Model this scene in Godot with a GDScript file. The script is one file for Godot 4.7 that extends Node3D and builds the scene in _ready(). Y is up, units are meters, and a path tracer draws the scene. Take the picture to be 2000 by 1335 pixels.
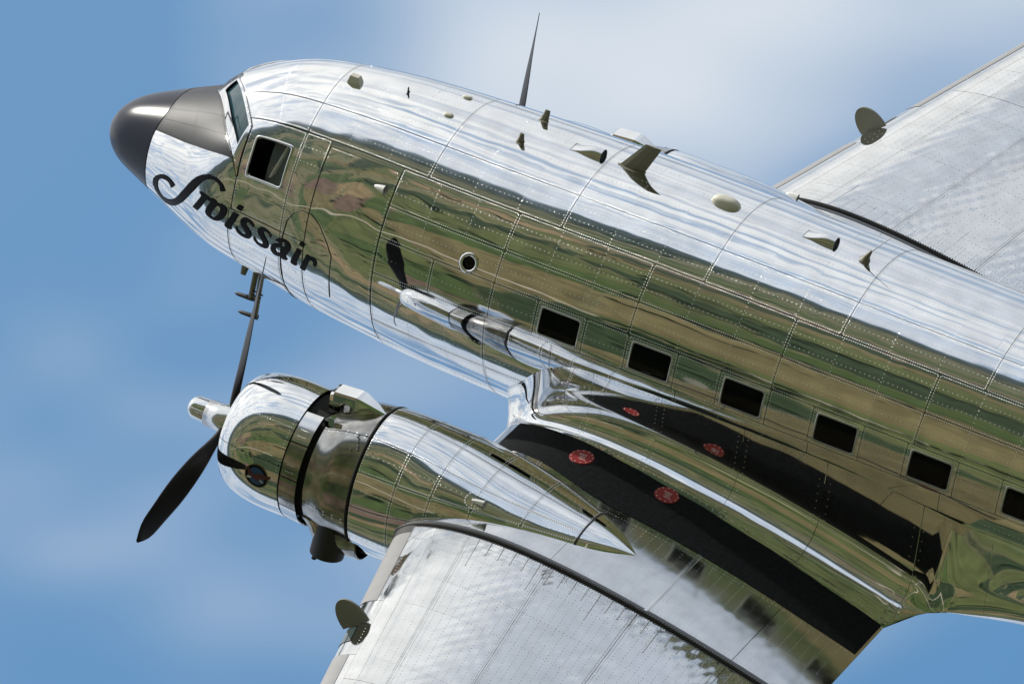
extends Node3D
# Body axes of the airplane: x aft of the nose, y up, z to port (metres). It flies in a steep climbing turn with its port side down.

const R0 := Vector3(0.87022308, 0.09861868, -0.48268638)    # picture right, in body axes
const R1 := Vector3(0.34097353, -0.82774718, 0.44561379)    # picture down
const R2 := Vector3(-0.35559645, -0.55236669, -0.75395107)  # line of sight
const EYE := Vector3(28.19163964, 35.62029851, 50.36777667)
const UP := Vector3(-0.48932, -0.06414, -0.86974)           # true vertical, in body axes
const SUN := Vector3(-0.90632, 0.35246, -0.23314)           # towards the sun, in body axes
const ALT := 340.0

var plane: Node3D
var spin: Basis
var M := {}
var lumps := FastNoiseLite.new()
var ripple := FastNoiseLite.new()
var rng := RandomNumberGenerator.new()
var rivets := {}

class Sp:
	var x: PackedFloat64Array
	var y: PackedFloat64Array
	var m: PackedFloat64Array
	func _init(xs: Array, ys: Array):
		x = PackedFloat64Array(xs)
		y = PackedFloat64Array(ys)
		var n := x.size()
		m.resize(n)
		var c := PackedFloat64Array()
		var d := PackedFloat64Array()
		c.resize(n)
		d.resize(n)
		for i in range(1, n - 1):
			var h0 := x[i] - x[i - 1]
			var h1 := x[i + 1] - x[i]
			var r := 6.0 * ((y[i + 1] - y[i]) / h1 - (y[i] - y[i - 1]) / h0)
			var b := 2.0 * (h0 + h1) - h0 * c[i - 1]
			c[i] = h1 / b
			d[i] = (r - h0 * d[i - 1]) / b
		for i in range(n - 2, 0, -1):
			m[i] = d[i] - c[i] * m[i + 1]
	func e(q: float) -> float:
		var n := x.size()
		q = clampf(q, x[0], x[n - 1])
		var i := clampi(x.bsearch(q) - 1, 0, n - 2)
		var h := x[i + 1] - x[i]
		var a := (x[i + 1] - q) / h
		var b := (q - x[i]) / h
		return a * y[i] + b * y[i + 1] + ((a * a * a - a) * m[i] + (b * b * b - b) * m[i + 1]) * h * h / 6.0

var X0 := 0.0
var s_r: Sp
var s_yc: Sp
var s_hu: Sp
var s_nr: Sp
var s_nw: Sp
var s_nyt: Sp
var s_nyb: Sp
var s_nz: Sp
var s_cr: Sp
var s_cx: Sp
var s_ft: Sp
var s_fz: Sp
var s_fa: Sp

func stretch(v: Array) -> Array:
	return v.map(func(a): return 7.523 + (a - 7.523) * 1.016)

func make_curves():
	var xr := stretch([-0.16, -0.05, 0.1, 0.3, 0.55, 0.95, 1.4, 1.95, 2.6, 3.5, 4.4, 5.4, 6.5, 9.0, 12.0])
	X0 = xr[0]
	s_r = Sp.new(xr.map(func(a): return sqrt(maxf(0.0, a - X0))), [0, 0.2525, 0.3687, 0.4646, 0.5707, 0.7373, 0.8939, 1.014, 1.1565, 1.2898, 1.3655, 1.4009, 1.3989, 1.3837, 1.3736])
	s_yc = Sp.new(stretch([-0.16, 0.3, 0.9, 1.5, 2.0, 2.5, 3.0, 3.6, 4.4, 5.2, 6.5, 9.0, 12.0]), [-0.55, -0.50, -0.47, -0.43, -0.39, -0.35, -0.31, -0.275, -0.235, -0.21, -0.2, -0.2, -0.2])
	s_hu = Sp.new(stretch([0.9, 1.2, 1.55, 1.96, 2.4, 2.9, 3.5, 4.4, 5.2, 6.5, 9.0, 12.0]), [0.84, 1.02, 1.21, 1.35, 1.402, 1.418, 1.415, 1.395, 1.39, 1.39, 1.37, 1.36])
	# nacelle: half width, top, waterline and centre line along x
	s_nw = Sp.new([4.0, 4.55, 4.95, 5.4, 5.85, 6.27, 6.7, 7.12, 7.36], [0.65, 0.672, 0.69, 0.69, 0.62, 0.52, 0.385, 0.2, 0.02])
	s_nyt = Sp.new([4.0, 4.55, 4.95, 5.4, 5.85, 6.27, 6.7, 7.12, 7.36], [-0.68, -0.558, -0.555, -0.6, -0.675, -0.735, -0.79, -0.86, -0.94])
	s_nyb = Sp.new([4.0, 4.6, 5.0, 5.4, 5.85, 6.3, 7.36], [-1.34, -1.34, -1.28, -1.16, -1.04, -0.97, -0.97])
	s_nz = Sp.new([4.0, 5.8, 6.5, 7.36], [2.82, 2.82, 2.85, 2.91])
	s_cx = Sp.new([0, 1, 2, 3, 4, 5, 6, 7, 8, 9, 10], [3.27, 3.11, 3.035, 3.012, 3.025, 3.075, 3.165, 3.29, 3.44, 3.6, 3.785])
	s_cr = Sp.new([0, 1, 2, 3, 4, 5, 6, 7, 8, 9, 10], [0.41, 0.405, 0.43, 0.475, 0.522, 0.568, 0.611, 0.643, 0.66, 0.664, 0.66])
	# fillet: angle of its upper edge on the fuselage and reach of its lower edge on the wing, by x
	s_ft = Sp.new([4.95, 5.15, 5.4, 5.7, 6.1, 6.6, 7.5, 9.0, 10.0, 11.2, 12.2], [-36.0, -27.0, -13.0, -4.0, -1.5, -1.0, -1.0, -2.0, -6.0, -18.0, -48.0])
	s_fa = Sp.new([9.57, 9.66, 9.77, 10.1, 10.6, 11.3, 12.2], [1.95, 1.72, 1.53, 1.31, 1.07, 0.86, 0.72])
	s_fz = Sp.new([5.1, 5.3, 5.6, 6.4, 7.1, 8.0, 9.5], [1.42, 1.5, 1.57, 1.7, 1.78, 1.86, 1.95])

func rad(x: float) -> float:
	if x > 12.0:
		return lerpf(1.373, 0.35, pow((x - 12.0) / 7.6, 1.5))
	return s_r.e(sqrt(maxf(0.0, x - X0)))

func fus(x: float, deg: float, off := 0.0) -> Vector3:
	var t := deg_to_rad(deg)
	var r := rad(x)
	var h := r
	var s := sin(t)
	if s > 0.0:
		var hu := s_hu.e(x) if x <= 12.0 else r
		var k := 1.0
		if x < 1.62:
			var f := absf(90.0 - absf(fposmod(deg + 90.0, 360.0) - 180.0))
			f = deg if deg <= 90.0 else 180.0 - deg
			k = smoothstep(0.8, 1.62, x) * (1.0 - smoothstep(25.0, 60.0, f))
		h = lerpf(r, hu, k)
	return Vector3(x, s_yc.e(x) + (h + off) * s, (r + off) * cos(t))

func roof(x: float, deg: float, off := 0.0) -> Vector3:
	var t := deg_to_rad(deg)
	var s := sin(t)
	var r := rad(x)
	return Vector3(x, s_yc.e(x) + ((s_hu.e(x) if s > 0.0 and x <= 12.0 else r) + off) * s, (r + off) * cos(t))

func dent(p: Vector3, big: float) -> float:
	return big * (lumps.get_noise_3d(p.x * 1.0, p.y * 2.2, p.z * 2.2) * 0.75 + ripple.get_noise_3d(p.x * 0.8, p.y * 1.5, p.z * 1.5) * 0.25)

# upper and lower wing skin: s is the signed root of the chord fraction
const LE0 := 5.17
const LY := -1.24
const CH := 4.4
const ZJ := 3.61
func wing(s: float, z: float, off := 0.0) -> Vector3:
	var xi := minf(s * s, 1.0)
	var o := maxf(0.0, absf(z) - ZJ)
	var c := CH - o * 0.2505
	var th := 0.15 - o * 0.0048
	var yt := 5.0 * th * (0.2969 * sqrt(xi) - 0.126 * xi - 0.3516 * xi * xi + 0.2843 * xi * xi * xi - 0.1036 * xi * xi * xi * xi)
	var yc := 0.02 / 0.09 * (0.6 * xi - xi * xi) if xi < 0.3 else 0.02 / 0.49 * (0.4 + 0.6 * xi - xi * xi)
	var h := (yc + yt if s >= 0.0 else yc - yt)
	var a := deg_to_rad(2.0)
	var px := LE0 + o * 0.277 + c * (xi * cos(a) + h * sin(a))
	var py := LY + o * 0.0875 + c * (-xi * sin(a) + h * cos(a))
	if off != 0.0:
		var k := clampf(1.0 - xi / 0.03, 0.0, 1.0) if xi < 0.03 else 0.0
		px -= off * k
		py += off * (1.0 if s >= 0.0 else -1.0) * (1.0 - 0.8 * k)
	return Vector3(px, py, z)

func nac(x: float, deg: float, side: float, off := 0.0) -> Vector3:
	var t := deg_to_rad(deg)
	var w := maxf(0.005, s_nw.e(x)) + off
	var yb := s_nyb.e(x)
	var up := maxf(0.01, s_nyt.e(x) - yb) + off
	var dn := lerpf(0.66, 0.78, smoothstep(4.1, 5.2, x)) + off
	var s := sin(t)
	var c := cos(t)
	var e := lerpf(1.0, 0.85, smoothstep(5.0, 6.0, x))
	var cz := signf(c) * pow(absf(c), e)
	return Vector3(x, (0.1 if side < 0.0 else 0.0) + yb + (up if s > 0.0 else dn) * s, side * (s_nz.e(x) + w * cz))

# ---------------------------------------------------------------- mesh helpers
func grid(f: Callable, us: PackedFloat64Array, vs: PackedFloat64Array, flip := false, skip = null, lip := 0.0) -> ArrayMesh:
	var nu := us.size()
	var nv := vs.size()
	var ue := PackedFloat64Array([us[0] - (us[1] - us[0]) * 0.4])
	ue.append_array(us)
	ue.append(us[nu - 1] + (us[nu - 1] - us[nu - 2]) * 0.4)
	var ve := PackedFloat64Array([vs[0] - (vs[1] - vs[0]) * 0.4])
	ve.append_array(vs)
	ve.append(vs[nv - 1] + (vs[nv - 1] - vs[nv - 2]) * 0.4)
	var P := PackedVector3Array()
	P.resize((nu + 2) * (nv + 2))
	var w := nv + 2
	for i in nu + 2:
		for j in nv + 2:
			P[i * w + j] = f.call(ue[i], ve[j])
	var pos := PackedVector3Array()
	var nor := PackedVector3Array()
	var uv := PackedVector2Array()
	var idx := PackedInt32Array()
	var sg := -1.0 if flip else 1.0
	for i in range(1, nu + 1):
		for j in range(1, nv + 1):
			var n := (P[(i + 1) * w + j] - P[(i - 1) * w + j]).cross(P[i * w + j + 1] - P[i * w + j - 1])
			pos.append(P[i * w + j])
			nor.append(n.normalized() * sg)
			uv.append(Vector2(us[i - 1], vs[j - 1]))
	for i in nu - 1:
		for j in nv - 1:
			if skip != null and skip.call((us[i] + us[i + 1]) * 0.5, (vs[j] + vs[j + 1]) * 0.5):
				continue
			var a := i * nv + j
			if flip:
				idx.append_array([a, a + nv, a + 1, a + nv, a + nv + 1, a + 1])
			else:
				idx.append_array([a, a + 1, a + nv, a + nv, a + 1, a + nv + 1])
	if lip > 0.0:
		var ring := []
		for i in nu: ring.append(i * nv)
		for j in range(1, nv): ring.append((nu - 1) * nv + j)
		for i in range(nu - 2, -1, -1): ring.append(i * nv + nv - 1)
		for j in range(nv - 2, 0, -1): ring.append(j)
		var n0 := ring.size()
		var first := pos.size()
		for k in n0:
			var a: int = ring[k]
			var along: Vector3 = pos[ring[(k + 1) % n0]] - pos[ring[(k + n0 - 1) % n0]]
			var side := along.cross(nor[a]).normalized() * -sg
			var bent := nor[a]
			pos.append(pos[a])
			nor.append(bent)
			uv.append(uv[a])
			pos.append(pos[a] - nor[a] * lip)
			nor.append(side)
			uv.append(uv[a])
		for k in n0:
			var a := first + 2 * k
			var b := first + 2 * ((k + 1) % n0)
			idx.append_array([a, a + 1, b, b, a + 1, b + 1])
	var arr := []
	arr.resize(Mesh.ARRAY_MAX)
	arr[Mesh.ARRAY_VERTEX] = pos
	arr[Mesh.ARRAY_NORMAL] = nor
	arr[Mesh.ARRAY_TEX_UV] = uv
	arr[Mesh.ARRAY_INDEX] = idx
	var m := ArrayMesh.new()
	m.add_surface_from_arrays(Mesh.PRIMITIVE_TRIANGLES, arr)
	return m

func span(a: float, b: float, step: float, extra := []) -> PackedFloat64Array:
	var n := maxi(1, ceili(absf(b - a) / step))
	var out := []
	for i in n + 1:
		out.append(lerpf(a, b, float(i) / n))
	for e in extra:
		if e > minf(a, b) + 0.0001 and e < maxf(a, b) - 0.0001:
			out.append(e)
	out.sort()
	var res := PackedFloat64Array()
	for v in out:
		if res.is_empty() or v - res[res.size() - 1] > 0.00005:
			res.append(v)
	return res

func put(called: String, mesh: Mesh, mat: Material, parent: Node) -> MeshInstance3D:
	var o := MeshInstance3D.new()
	o.name = called
	o.mesh = mesh
	o.material_override = mat
	parent.add_child(o, true)
	return o

func soup(tris: PackedVector3Array, smooth := false) -> ArrayMesh:
	var st := SurfaceTool.new()
	st.begin(Mesh.PRIMITIVE_TRIANGLES)
	st.set_smooth_group(0 if smooth else -1)
	for p in tris:
		st.add_vertex(p)
	if smooth:
		st.index()
	st.generate_normals()
	return st.commit()

func quad(t: PackedVector3Array, a: Vector3, b: Vector3, c: Vector3, d: Vector3):
	t.append_array([a, b, c, a, c, d])

# a tapered tube along points; squash flattens the section along `flat`
func tube(points: Array, radii: Array, sides := 12, capped := true) -> ArrayMesh:
	var st := SurfaceTool.new()
	st.begin(Mesh.PRIMITIVE_TRIANGLES)
	st.set_smooth_group(0)
	var rings := []
	var ref := Vector3(0.123, 0.871, 0.475)
	for i in points.size():
		var d: Vector3 = (points[mini(i + 1, points.size() - 1)] - points[maxi(i - 1, 0)]).normalized()
		var a := d.cross(ref).normalized()
		var b := d.cross(a)
		var ring := []
		for k in sides:
			var t := TAU * k / sides
			ring.append(points[i] + (a * cos(t) + b * sin(t)) * radii[i])
		rings.append(ring)
	for i in points.size() - 1:
		for k in sides:
			var l := (k + 1) % sides
			for v in [rings[i][k], rings[i][l], rings[i + 1][k], rings[i + 1][k], rings[i][l], rings[i + 1][l]]:
				st.add_vertex(v)
	if capped:
		st.set_smooth_group(-1)
		for e in [0, points.size() - 1]:
			for k in sides:
				var l := (k + 1) % sides
				for v in ([points[e], rings[e][l], rings[e][k]] if e == 0 else [points[e], rings[e][k], rings[e][l]]):
					st.add_vertex(v)
	st.generate_normals()
	return st.commit()

# loft through closed sections of equal point count, flat facets
func loft(sections: Array, smooth := false) -> ArrayMesh:
	var t := PackedVector3Array()
	var n: int = sections[0].size()
	for i in sections.size() - 1:
		for k in n:
			var l := (k + 1) % n
			t.append_array([sections[i][k], sections[i + 1][k], sections[i][l], sections[i][l], sections[i + 1][k], sections[i + 1][l]])
	for e in [0, sections.size() - 1]:
		var c := Vector3.ZERO
		for p in sections[e]: c += p / n
		for k in n:
			var l := (k + 1) % n
			t.append_array([c, sections[e][k], sections[e][l]] if e == 0 else [c, sections[e][l], sections[e][k]])
	return soup(t, smooth)

# an outline in (u, v), cut fine and laid on a surface
func decal_mesh(outline: PackedVector2Array, on: Callable, fine: float) -> ArrayMesh:
	var ids := Geometry2D.triangulate_polygon(outline)
	var tri := []
	for k in range(0, ids.size(), 3):
		tri.append([outline[ids[k]], outline[ids[k + 1]], outline[ids[k + 2]]])
	var out := PackedVector3Array()
	while tri.size():
		var q: Array = tri.pop_back()
		var P := [on.call(q[0].x, q[0].y), on.call(q[1].x, q[1].y), on.call(q[2].x, q[2].y)]
		var worst := 0
		var far := 0.0
		for k in 3:
			var d: float = P[k].distance_to(P[(k + 1) % 3])
			if d > far:
				far = d
				worst = k
		if far > fine:
			var a: Vector2 = q[worst]
			var b: Vector2 = q[(worst + 1) % 3]
			var c: Vector2 = q[(worst + 2) % 3]
			var mid := (a + b) * 0.5
			tri.append([a, mid, c])
			tri.append([mid, b, c])
		else:
			out.append_array(P)
	var st := SurfaceTool.new()
	st.begin(Mesh.PRIMITIVE_TRIANGLES)
	st.set_smooth_group(0)
	for p in out:
		st.add_vertex(p)
	st.index()
	st.generate_normals()
	return st.commit()

func rivet(key: String, p: Vector3, n: Vector3, size := 1.0):
	if not rivets.has(key):
		rivets[key] = []
	var a := n.cross(Vector3(0.3, 0.5, 0.81)).normalized()
	rivets[key].append(Transform3D(Basis(a * size, n * size, a.cross(n) * size), p))

func rivet_line(key: String, on: Callable, a: Vector2, b: Vector2, pitch: float, size := 1.0):
	var p0: Vector3 = on.call(a.x, a.y)
	var pm: Vector3 = on.call((a.x + b.x) * 0.5, (a.y + b.y) * 0.5)
	var p1: Vector3 = on.call(b.x, b.y)
	var n := maxi(1, roundi((p0.distance_to(pm) + pm.distance_to(p1)) / pitch))
	for i in n:
		var q := a.lerp(b, (i + 0.5) / n)
		var p: Vector3 = on.call(q.x, q.y)
		var du: Vector3 = on.call(q.x + 0.002, q.y) - p
		var dv: Vector3 = on.call(q.x, q.y + (0.1 if absf(b.y) > 12.0 or absf(a.y) > 12.0 else 0.01)) - p
		var nn := du.cross(dv).normalized()
		rivet(key, p, nn, size)

func commit_rivets(key: String, parent: Node, mat: Material, called := "rivet"):
	if not rivets.has(key):
		return
	var s := SphereMesh.new()
	s.radius = 0.0066
	s.height = 0.0025
	s.is_hemisphere = true
	s.radial_segments = 8
	s.rings = 2
	var mm := MultiMesh.new()
	mm.transform_format = MultiMesh.TRANSFORM_3D
	mm.mesh = s
	mm.instance_count = rivets[key].size()
	for i in rivets[key].size():
		mm.set_instance_transform(i, rivets[key][i])
	var o := MultiMeshInstance3D.new()
	o.name = called
	o.multimesh = mm
	o.material_override = mat
	o.set_meta("kind", "stuff")
	parent.add_child(o, true)

func metal(lin: Color, rough: float, met := 1.0) -> StandardMaterial3D:
	var m := StandardMaterial3D.new()
	m.albedo_color = lin.linear_to_srgb()
	m.metallic = met
	m.roughness = rough
	return m

# ---------------------------------------------------------------- the airplane
func xr(deg: float) -> float:
	var f := deg if deg <= 90.0 else 180.0 - deg
	return lerpf(0.405, 0.437, smoothstep(-60.0, 5.0, f)) + 0.05 * smoothstep(28.0, 68.0, f)

func xs(deg: float) -> float:
	var f := deg if deg <= 90.0 else 180.0 - deg
	if f < 45.0:
		return 1.665
	return lerpf(1.665, 1.165, (f - 45.0) / 37.0) if f < 82.0 else lerpf(1.165, 1.15, (f - 82.0) / 8.0)

func hood_edge(x: float) -> float:
	return lerpf(39.9, 36.0, clampf((x - 0.43) / 0.59, 0.0, 1.0)) - 7.6 * clampf((x - 1.02) / 0.55, 0.0, 1.1)

func sill(t: float) -> Vector3:
	return fus(lerpf(0.925, 1.60, t), lerpf(86.0, 26.5, t), 0.004)

func brow(t: float) -> Vector3:
	var deg := lerpf(86.0, 45.0, t)
	return roof(xs(deg), deg, 0.0)

func mirrored(p: Vector3) -> Vector3:
	return Vector3(p.x, p.y, -p.z)

var skin_mats := []
var tilt := Vector2()

func fpanel(parent: Node, x0: float, x1: float, t0: float, t1: float, hole := Rect2(), big := 0.0012, rows := true):
	var g := 0.0026
	var gt := rad_to_deg(0.0026 / maxf(0.4, rad(x0)))
	var has := hole.size.x > 0.0
	var us := span(x0 + g, x1 - g, 0.032, [hole.position.x, hole.end.x] if has else [])
	var vs := span(t0 + gt, t1 - gt, 1.35, [hole.position.y, hole.end.y] if has else [])
	var kt := maxi(1, roundi((t1 - t0) / 6.4))
	var kx := maxi(1, roundi((x1 - x0) / 0.52))
	var ta := rng.randf_range(-1.0, 1.0) * 0.0022
	var tb := rng.randf_range(-1.0, 1.0) * 0.0015
	var f := func(x: float, t: float) -> Vector3:
		var u := clampf((x - x0) / (x1 - x0), 0.0, 1.0)
		var v := clampf((t - t0) / (t1 - t0), 0.0, 1.0)
		var p := fus(x, t)
		var qu := fposmod(u * kx, 1.0)
		var qv := fposmod(v * kt, 1.0)
		var d := dent(p, big) + 0.0017 * qv * (1.0 - qv) * 4.0 * 0.42 + 0.0017 * qu * (1.0 - qu) * 4.0 * 0.3 + ta * (u - 0.5) + tb * (v - 0.5)
		var r := deg_to_rad(t)
		return p + Vector3(0, sin(r), cos(r)) * d
	var skip = null
	if has:
		skip = func(u: float, v: float) -> bool: return hole.has_point(Vector2(u, v))
	put("skin_panel", grid(f, us, vs, false, skip, 0.02), skin_mats[rng.randi() % skin_mats.size()], parent)
	if not rows:
		return
	var e := 0.014
	var et := rad_to_deg(0.014 / maxf(0.4, rad(x0)))
	var on := func(a: float, b: float) -> Vector3: return fus(a, b, 0.0004)
	for t in [t0 + et, t1 - et]:
		rivet_line("fus", on, Vector2(x0 + e, t), Vector2(x1 - e, t), 0.024)
	for x in [x0 + e, x1 - e]:
		rivet_line("fus", on, Vector2(x, t0 + et), Vector2(x, t1 - et), 0.028)
	for k in range(1, kt):
		var t := lerpf(t0, t1, float(k) / kt)
		if has and t > hole.position.y - 2.0 and t < hole.end.y + 2.0:
			rivet_line("fus", on, Vector2(x0 + e, t), Vector2(hole.position.x - 0.03, t), 0.05, 0.85)
			rivet_line("fus", on, Vector2(hole.end.x + 0.03, t), Vector2(x1 - e, t), 0.05, 0.85)
		else:
			rivet_line("fus", on, Vector2(x0 + e, t), Vector2(x1 - e, t), 0.05, 0.85)
	for k in range(1, kx):
		var x := lerpf(x0, x1, float(k) / kx)
		if has and x > hole.position.x - 0.04 and x < hole.end.x + 0.04:
			continue
		rivet_line("fus", on, Vector2(x, t0 + et), Vector2(x, t1 - et), 0.042, 0.85)

# a panel whose front edge follows a curve: q runs 0..1 from front(deg) to x1
func qpanel(parent: Node, called: String, front: Callable, x1: float, t0: float, t1: float, base: Callable, mat: Material, hole := Rect2(), big := 0.0012, with_rivets := true, dt := 1.4):
	var f := func(q: float, t: float) -> Vector3:
		var x: float = lerpf(front.call(t), x1, q)
		var p: Vector3 = base.call(x, t)
		var r := deg_to_rad(t)
		return p + Vector3(0, sin(r), cos(r)) * (dent(p, big) + 0.0004 * cos(q * 12.0))
	var has := hole.size.x > 0.0
	var ln: float = x1 - front.call(t0)
	var ex := []
	if has:
		for x in [hole.position.x, hole.end.x]:
			ex.append((x - front.call(hole.position.y)) / (x1 - front.call(hole.position.y)))
	var us := span(0.004, 0.996, 0.03 / maxf(ln, 0.3), ex)
	var vs := span(t0 + 0.25, t1 - 0.25, dt, [hole.position.y, hole.end.y] if has else [])
	var skip = null
	if has:
		skip = func(q: float, t: float) -> bool: return hole.has_point(Vector2(lerpf(front.call(t), x1, q), t))
	put(called, grid(f, us, vs, false, skip, 0.02), mat, parent)
	if with_rivets:
		var on := func(q: float, t: float) -> Vector3: return base.call(lerpf(front.call(t), x1, q), t)
		for t in [t0 + 0.9, t1 - 0.9]:
			rivet_line("fus", on, Vector2(0.02, t), Vector2(0.98, t), 0.026)
		for q in [0.02, 0.5, 0.98]:
			if has and q == 0.5:
				continue
			rivet_line("fus", on, Vector2(q, t0 + 1.0), Vector2(q, t1 - 1.0), 0.03)

func make_fuselage():
	var body := put("fuselage", grid(func(x, t): return fus(x, t, -0.06), span(2.34, 19.5, 0.3), span(-180.0, 180.0, 5.0)), M.liner, plane)
	# nose cone, anti-glare hood, nose skin
	var cone := func(q: float, t: float) -> Vector3: return fus(lerpf(X0 + 0.0002, xr(t), q * q), t, 0.001)
	put("nose_cone", grid(cone, span(0.0, 0.995, 0.03), span(-180.0, 180.0, 3.0)), M.radome, plane)
	var nose := put("nose", grid(func(x, t): return fus(x, t, -0.03), span(0.3, 1.6, 0.1), span(-180.0, 180.0, 6.0)), M.liner, plane)
	var hood_end := func(t: float) -> float:
		var f := t if t <= 90.0 else 180.0 - t
		return lerpf(1.60, 0.925, clampf((f - 26.5) / 59.5, 0.0, 1.0)) + 0.03
	var hp := func(q: float, w: float) -> Vector3:
		var x := lerpf(0.45, 1.5, q)
		for k in 3:
			var d := lerpf(hood_edge(x), 180.0 - hood_edge(x), w)
			x = lerpf(xr(d) + 0.003, hood_end.call(d), q)
		return fus(x, lerpf(hood_edge(x), 180.0 - hood_edge(x), w), 0.002)
	var hf := func(q: float, w: float) -> Vector3:
		var p: Vector3 = hp.call(q, w)
		return p + Vector3(0, 1, 0) * dent(p, 0.0025)
	put("anti_glare_panel", grid(hf, span(0.004, 1.0, 0.045), span(0.0, 1.0, 0.016), false, null, 0.02), M.hood, nose)
	for w in [0.015, 0.13, 0.25, 0.37, 0.5, 0.63]:
		rivet_line("hood", hp, Vector2(0.02, w), Vector2(0.96, w), 0.032, 0.9)
	for q in [0.03, 0.5, 0.96]:
		rivet_line("hood", hp, Vector2(q, 0.02), Vector2(q, 0.75), 0.032, 0.9)
	for r in [[-34.0, 1.0, 0.0, 1.0], [-100.0, 0.0, 0.0, 0.55], [-100.0, 0.0, 0.55, 1.0]]:
		var nf := func(q: float, v: float) -> Vector3:
			var x := lerpf(0.44, 1.635, lerpf(r[2], r[3], q))
			var d := lerpf(r[0], (hood_edge(x) - 0.35) if r[1] > 0.5 else -34.0, v)
			if r[2] == 0.0:
				x = lerpf(xr(d) + 0.003, lerpf(0.44, 1.635 + 0.026 * smoothstep(3.5, 5.5, d), r[3]), q)
			var p := fus(x, d)
			return p + Vector3(0, sin(deg_to_rad(d)), cos(deg_to_rad(d))) * dent(p, 0.0028)
		put("skin_panel", grid(nf, span(0.003, 0.997, 0.025), span(0.003, 0.997, 0.022), false, null, 0.02), M.alu, nose)
	var rest := func(q: float, t: float) -> Vector3: return fus(lerpf(xr(t), 1.63, q), t)
	put("skin_panel", grid(rest, span(0.0, 1.0, 0.08), span(152.0, 259.6, 4.0), false, null, 0.02), M.alu, nose)
	for t in [-20.0, -8.0, 5.0, 18.0, -45.0, -58.0, -72.0]:
		rivet_line("nose", func(q, d): return fus(lerpf(xr(d), 1.63, q), d), Vector2(0.03, t), Vector2(0.97, t), 0.045, 0.85)
	# cockpit: side with its sliding window, and roof
	var fx := func(t: float) -> float: return xs(t) + 0.002
	qpanel(body, "skin_panel", fx, 2.308, 4.6, 50.0, roof, M.alu, Rect2(1.775, 22.8, 0.43, 18.2), 0.0014)
	qpanel(body, "skin_panel", fx, 2.308, 50.0, 66.0, roof, M.alu_b)
	qpanel(body, "skin_panel", fx, 2.308, 66.0, 114.0, roof, M.alu)
	qpanel(body, "skin_panel", fx, 2.308, 114.0, 139.0, roof, M.alu_b)
	qpanel(body, "skin_panel", fx, 2.308, 139.0, 175.4, roof, M.alu, Rect2(1.775, 139.0, 0.43, 18.2), 0.0014, false)
	# cockpit lining with the same openings
	var lin := func(q: float, t: float) -> Vector3: return roof(lerpf(xs(t) + 0.03, 2.33, q), t, -0.03)
	var lskip := func(q: float, t: float) -> bool:
		var x := lerpf(xs(t) + 0.03, 2.33, q)
		var f := t if t <= 90.0 else 180.0 - t
		return x > 1.775 and x < 2.205 and f > 22.8 and f < 41.0
	var qq := [0.11, 0.14, 0.18, 0.84, 0.87, 0.9]
	put("cabin_lining", grid(lin, span(0.0, 1.0, 0.04, qq), span(-20.0, 200.0, 1.3), true, lskip), M.lining, body)
	var bulk := func(r: float, t: float) -> Vector3: return roof(2.335, t, 0.0).lerp(Vector3(2.335, -0.2, 0), 1.0 - r) + Vector3(0, 0, 0)
	put("bulkhead", grid(func(r, t): return Vector3(2.335, lerpf(-0.2, fus(2.335, t, -0.04).y, r), fus(2.335, t, -0.04).z * r), span(0.0, 1.0, 0.25), span(-180.0, 180.0, 6.0)), M.lining, body)
	var seat := BoxMesh.new()
	seat.size = Vector3(0.12, 0.7, 0.45)
	for z in [0.42, -0.42]:
		var s := put("seat", seat, M.lining, body)
		s.position = Vector3(2.12, 0.0, z)
		s.rotation.z = -0.15
	var dash := BoxMesh.new()
	dash.size = Vector3(0.16, 0.2, 1.1)
	put("instrument_panel", dash, M.dash, body).position = Vector3(1.52, 0.17, 0)
	# a pale sun curtain behind the sliding window
	var cur := func(u: float, v: float) -> Vector3:
		return Vector3(2.02 + 0.13 * v + 0.012 * sin(u * 26.0), lerpf(0.16, 0.56, v), 0.80 - 0.14 * v + 0.012 * cos(u * 22.0) + 0.09 * u)
	put("sun_curtain", grid(cur, span(0.0, 1.0, 0.05), span(0.0, 1.0, 0.1)), M.cloth, body)
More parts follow.
